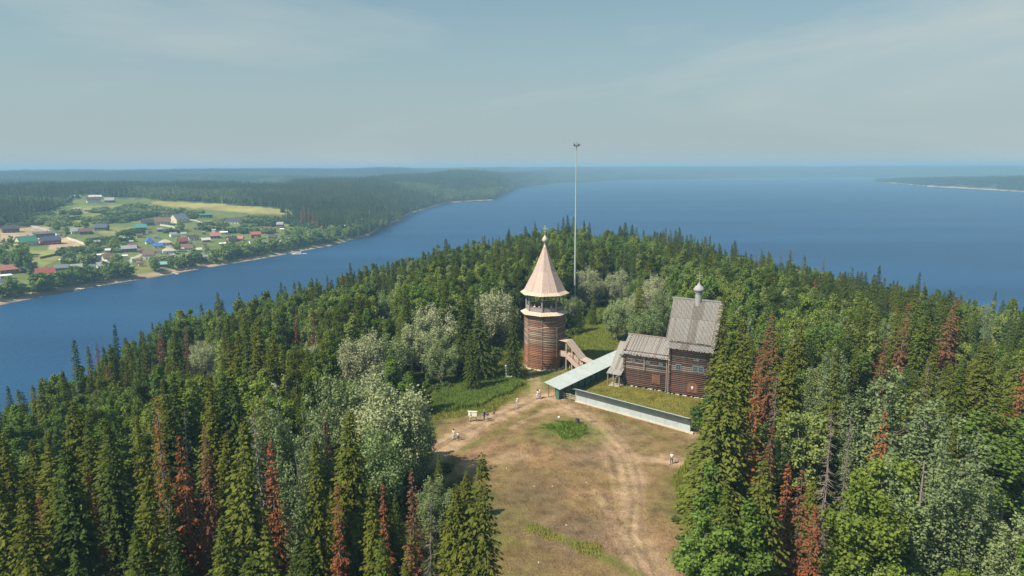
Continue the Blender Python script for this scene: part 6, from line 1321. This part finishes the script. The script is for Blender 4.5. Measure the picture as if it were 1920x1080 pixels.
def bank_tree(px_, py_, h, wide=1.0, where='', sh=None, kind='bank_tree'):
    p = hit_far(px_, py_); v = int(rg.integers(len(KINDS[kind]))); cm, tm, jm, H0 = KINDS[kind][v]; s = h / H0; sh = int(rg.integers(len(SPEC[kind][2]))) if sh is None else sh
    nm, cat, cols, names = SPEC[kind]; c_ = tuple(x * 1.3 for x in cols[sh]); size = 'tall' if h > 12.5 else ('small' if h < 7.5 else 'mid-sized'); shp = 'broad' if wide > 1.1 else ('narrow' if wide < .8 else 'rounded')
    o = link(nm, None, None, (p.x, p.y, p.z - .3), (0, 0, float(rg.random() * 6.28)), (s * wide, s * wide, s)); tag(o, f'{size} {shp} {names[sh]} {"tree" if kind == "bank_tree" else "dead spruce"} {where}', cat, f'{shp} {names[sh]} far bank trees {where}')
    c = link('crown', cm, o); c.color = (*c_, 1); link('trunk', tm, o)
nt_ = 0
for px_ in np.arange(-10, 705, 4.6):       # belt along the shore
    pys = np.interp(px_, [a for a, b_ in _shore], [b_ for a, b_ in _shore])
    rows = 1 if px_ < 230 else (1 if px_ < 400 else 3)
    for k in range(rows):
        pr_ = .62 if px_ < 220 else (.45 if px_ < 330 else .85)
        if rg.random() > pr_: continue
        up = rg.uniform(7, 15) + k * 5 if px_ < 400 else rg.uniform(7, 12) + k * 6; a_ = px_ + rg.uniform(-3, 3); b_ = pys - up
        if not clear_of_houses(a_, b_, .9): continue
        bank_tree(a_, b_, rg.uniform(7, 12.5), rg.uniform(.8, 1.3), 'in the belt along the beach' if k == 0 else 'behind the beach belt', None); nt_ += 1
for _ in range(230):                        # gardens between the houses
    q = rg.random(); a_ = rg.uniform(0, 560); b_ = rg.uniform(425, 520)
    pys = np.interp(a_, [s[0] for s in _shore], [s[1] for s in _shore])
    if b_ > pys - 12 or (60 < a_ < 165 and 448 < b_ < 505) or (a_ < 95 and 420 < b_ < 458) or (180 < a_ < 250 and b_ < 448) or (262 < a_ < 300 and b_ > 480 and b_ < 500): continue
    if not clear_of_houses(a_, b_): continue
    bank_tree(a_, b_, rg.uniform(5, 11), rg.uniform(.8, 1.25), 'between the village gardens', None); nt_ += 1
    if nt_ > 285: break
for a_, b_, h, w in [(42, 512, 17, .7), (50, 510, 18, .6), (56, 514, 15, .7), (30, 508, 14, .9), (16, 505, 13, 1), (75, 548, 13, 1.3), (90, 546, 12, 1.3), (120, 538, 12, 1.3), (150, 533, 13, 1.2), (164, 530, 12, 1.1), (208, 524, 10, 1.2), (222, 520, 9, 1.2), (290, 510, 11, 1.1), (140, 530, 12, 1.2), (105, 545, 11, 1.3)]:
    bank_tree(a_, b_, h, w, 'in the big clump at the village shore', 4 if rg.random() < .6 else 1)
for a_, b_, h in [(566, 424, 20), (572, 420, 22), (580, 424, 21), (588, 426, 20), (596, 428, 18)]:
    bank_tree(a_, b_, h, 1.1, 'at the far wood edge', None, 'dead')

# ---------------------------------------------------------------- grasses
def blades(name, n, region, hgt, col_, wid=.05, lean=.35, fall=None, z0=0.0):
    xs = region(n); gz_ = ground_np(xs[:, 0], xs[:, 1]); m_ = len(xs); h = hgt * (0.5 + 0.8 * rg.random(m_))
    if fall: h *= np.clip(1 - ((xs[:, 0] - fall[0]) / fall[2]) ** 2 - ((xs[:, 1] - fall[1]) / fall[3]) ** 2, .12, 1) * (.6 + 1.2 * np.clip(vnoise(xs[:, 0], xs[:, 1], 1.6) + .5, 0, 1) ** 2)
    a = rg.random(m_) * 6.28
    base = np.stack([xs[:, 0], xs[:, 1], gz_ - .02 + z0], 1); tip = base + np.stack([np.cos(a) * h * lean * rg.random(m_), np.sin(a) * h * lean * rg.random(m_), h], 1)
    s = np.stack([-np.sin(a + 1), np.cos(a + 1), 0 * a], 1) * wid * (0.7 + .6 * rg.random(m_))[:, None]
    V = np.stack([base - s, base + s, tip + s * .25, tip - s * .25], 1).reshape(-1, 3); me = new_mesh(name, V, np.arange(4 * m_).reshape(m_, 4), [M_grass], {'tint': np.repeat(np.clip(.5 + .3 * rg.normal(size=m_), 0, 1), 4)})
    o = link(name, me); o.color = (*col_, 1); o['kind'] = 'stuff'; return o
def in_poly(poly, noise=1.5, buf=0.0):
    P = np.array(poly); lo, hi = P.min(0), P.max(0)
    def f(n):
        q = rg.uniform(lo, hi, (n, 2)); k = sd_poly(q[:, 0], q[:, 1], poly) + vnoise(q[:, 0], q[:, 1], 3) * noise < -buf; return q[k]
    return f
blades('meadow_grass', 60000, in_poly(wp([(795, 775), (800, 745), (860, 722), (950, 702), (985, 722), (955, 738), (900, 762), (850, 772)])), .75, (0.15, .235, .06), .07)
blades('meadow_straw', 9000, (lambda f: (lambda n: (lambda q: q[vnoise(q[:, 0], q[:, 1], 4) > .12])(f(n))))(in_poly(wp([(795, 785), (800, 745), (860, 722), (950, 702), (985, 722), (955, 742), (900, 770), (850, 780)]))), .7, (.30, .26, .11), .06)
blades('meadow_edge_grass', 30000, in_poly(wp([(795, 790), (788, 740), (860, 712), (945, 640), (985, 640), (990, 725), (930, 772), (870, 780)])), .4, (0.2, .23, .055), .06)
blades('oval_weeds', 11000, (lambda f: (lambda n: (lambda q: q[vnoise(q[:, 0], q[:, 1], 1.5) + .6 * vnoise(q[:, 0], q[:, 1], .6) > -.08])(f(n))))(in_poly(wp([(1015, 795), (1040, 786), (1075, 790), (1100, 802), (1098, 818), (1070, 826), (1040, 820), (1015, 810)]), 6.0)), .5, (0.15, .24, .045), .08, fall=(*hitz(1062, 806)[:2], 4.8, 4.4))
blades('yard_grass', 45000, in_poly(wp([(1060, 728), (1180, 660), (1350, 660), (1340, 760), (1295, 790), (1180, 760), (1080, 738)]), 0), .22, (0.24, .24, .06), .05)
blades('gap_grass', 26000, in_poly(wp([(1062, 700), (1050, 640), (1105, 585), (1145, 585), (1170, 645), (1120, 680)]), 0), .35, (0.19, .24, .05), .06)
_paths = [wp(q) for q in ([(800, 850), (850, 822), (905, 792), (960, 768), (1005, 748), (1035, 742)], [(1030, 748), (1075, 768), (1120, 798), (1150, 830), (1180, 865), (1190, 905)], [(1190, 860), (1250, 866), (1310, 874)], [(1185, 870), (1195, 940), (1190, 1000), (1215, 1085)])]
def off_path(f, w=2.0):
    def g_(n):
        q = f(n); d = np.min([d_line(q[:, 0], q[:, 1], l) for l in _paths], 0); return q[(d > w) & (vnoise(q[:, 0], q[:, 1], 2.5) + vnoise(q[:, 0], q[:, 1], 7) > -.05)]
    return g_
blades('dry_turf', 90000, off_path(in_poly(wp([(975, 1250), (925, 985), (835, 880), (812, 830), (900, 780), (1060, 750), (1200, 780), (1312, 820), (1310, 900), (1280, 950), (1310, 1100), (1330, 1250)]), 2, 0.3)), .11, (0.27, .19, .10), .035)
blades('dry_tufts', 26000, (lambda f: (lambda n: (lambda q: q[(vnoise(q[:, 0], q[:, 1], 1.1) > .22) & (vnoise(q[:, 0], q[:, 1], 5) > -.1)])(f(n))))(in_poly(wp([(975, 1250), (925, 985), (835, 880), (812, 830), (900, 780), (1060, 750), (1200, 780), (1312, 820), (1310, 900), (1280, 950), (1310, 1100), (1330, 1250)]), 2, .3)), .2, (.20, .19, .07), .045)
blades('ditch_grass', 5000, in_poly(wp([(985, 985), (1060, 1003), (1140, 1035), (1205, 1075), (1190, 1088), (1110, 1050), (1030, 1015)]), 4), .3, (0.24, .27, .06), .06)
blades('margin_grass', 22000, in_poly(wp([(1255, 900), (1320, 820), (1350, 900), (1340, 1100), (1310, 1060), (1275, 960)]), 1.5), .45, (0.18, .22, .05), .06)
fl = blades('meadow_flowers', 900, in_poly(wp([(800, 772), (805, 745), (860, 722), (980, 705), (985, 722), (955, 738), (900, 762), (850, 772)])), .14, (0.6, .62, .5), .05, .1, z0=.6)
fl = blades('oval_flowers', 90, in_poly(wp([(1040, 800), (1095, 806), (1090, 822), (1050, 820)])), .12, (0.6, .62, .5), .05, .1, z0=.3)
# bushes softening the foot of the woods
bs_ = []
for i in range(len(CLEAR)):
    a, b_ = np.array(CLEAR[i]), np.array(CLEAR[(i + 1) % len(CLEAR)]); Ls = np.linalg.norm(b_ - a)
    if Ls > 60: continue
    for k in range(int(Ls / 1.6)): bs_.append(a + (b_ - a) * (k + rg.random()) / max(1, int(Ls / 1.6)) + rg.normal(size=2) * .8)
bs_ = np.array(bs_)
if len(bs_):
    bpx2, bpy2 = project(np.stack([bs_[:, 0], bs_[:, 1], ground_np(bs_[:, 0], bs_[:, 1])], 1))
    k_ = (bpy2 < 1150) & (bpy2 > 560) & ~((bpx2 > 1150) & (bpx2 < 1345) & (bpy2 < 760)); k_ &= ~((bpx2 > 835) & (bpx2 < 1010) & (bpy2 > 840)); k_ &= ~((bpx2 > 795) & (bpx2 < 1060) & (bpy2 < 862) & (bpy2 > 740)); bs_ = bs_[k_]
bushm = []
for i in range(3):
    lpz = [(np.array([rg.normal() * .55, rg.normal() * .55, .45 + .5 * rg.random()]), .5 + .25 * rg.random()) for _ in range(7)]; V, Fq, ti = leafy_crown(lpz, rg, 500, .3); bushm.append(new_mesh('undergrowth_clump', V, Fq, [M_leaf], {'tint': ti}))
nb = len(bs_); scatter('undergrowth', [(m_, c) for m_ in bushm for c in ((.07, .12, .03), (.09, .12, .035))], np.stack([bs_[:, 0], bs_[:, 1], ground_np(bs_[:, 0], bs_[:, 1]) - .1], 1), np.stack([np.zeros(nb), np.zeros(nb), rg.random(nb) * 6.28], 1), rg.uniform(.5, 1.5, (nb, 1)) * np.ones((1, 3)), rg.integers(0, 6, nb))

split_labels({'riverside_tree'}, 'along the beach')
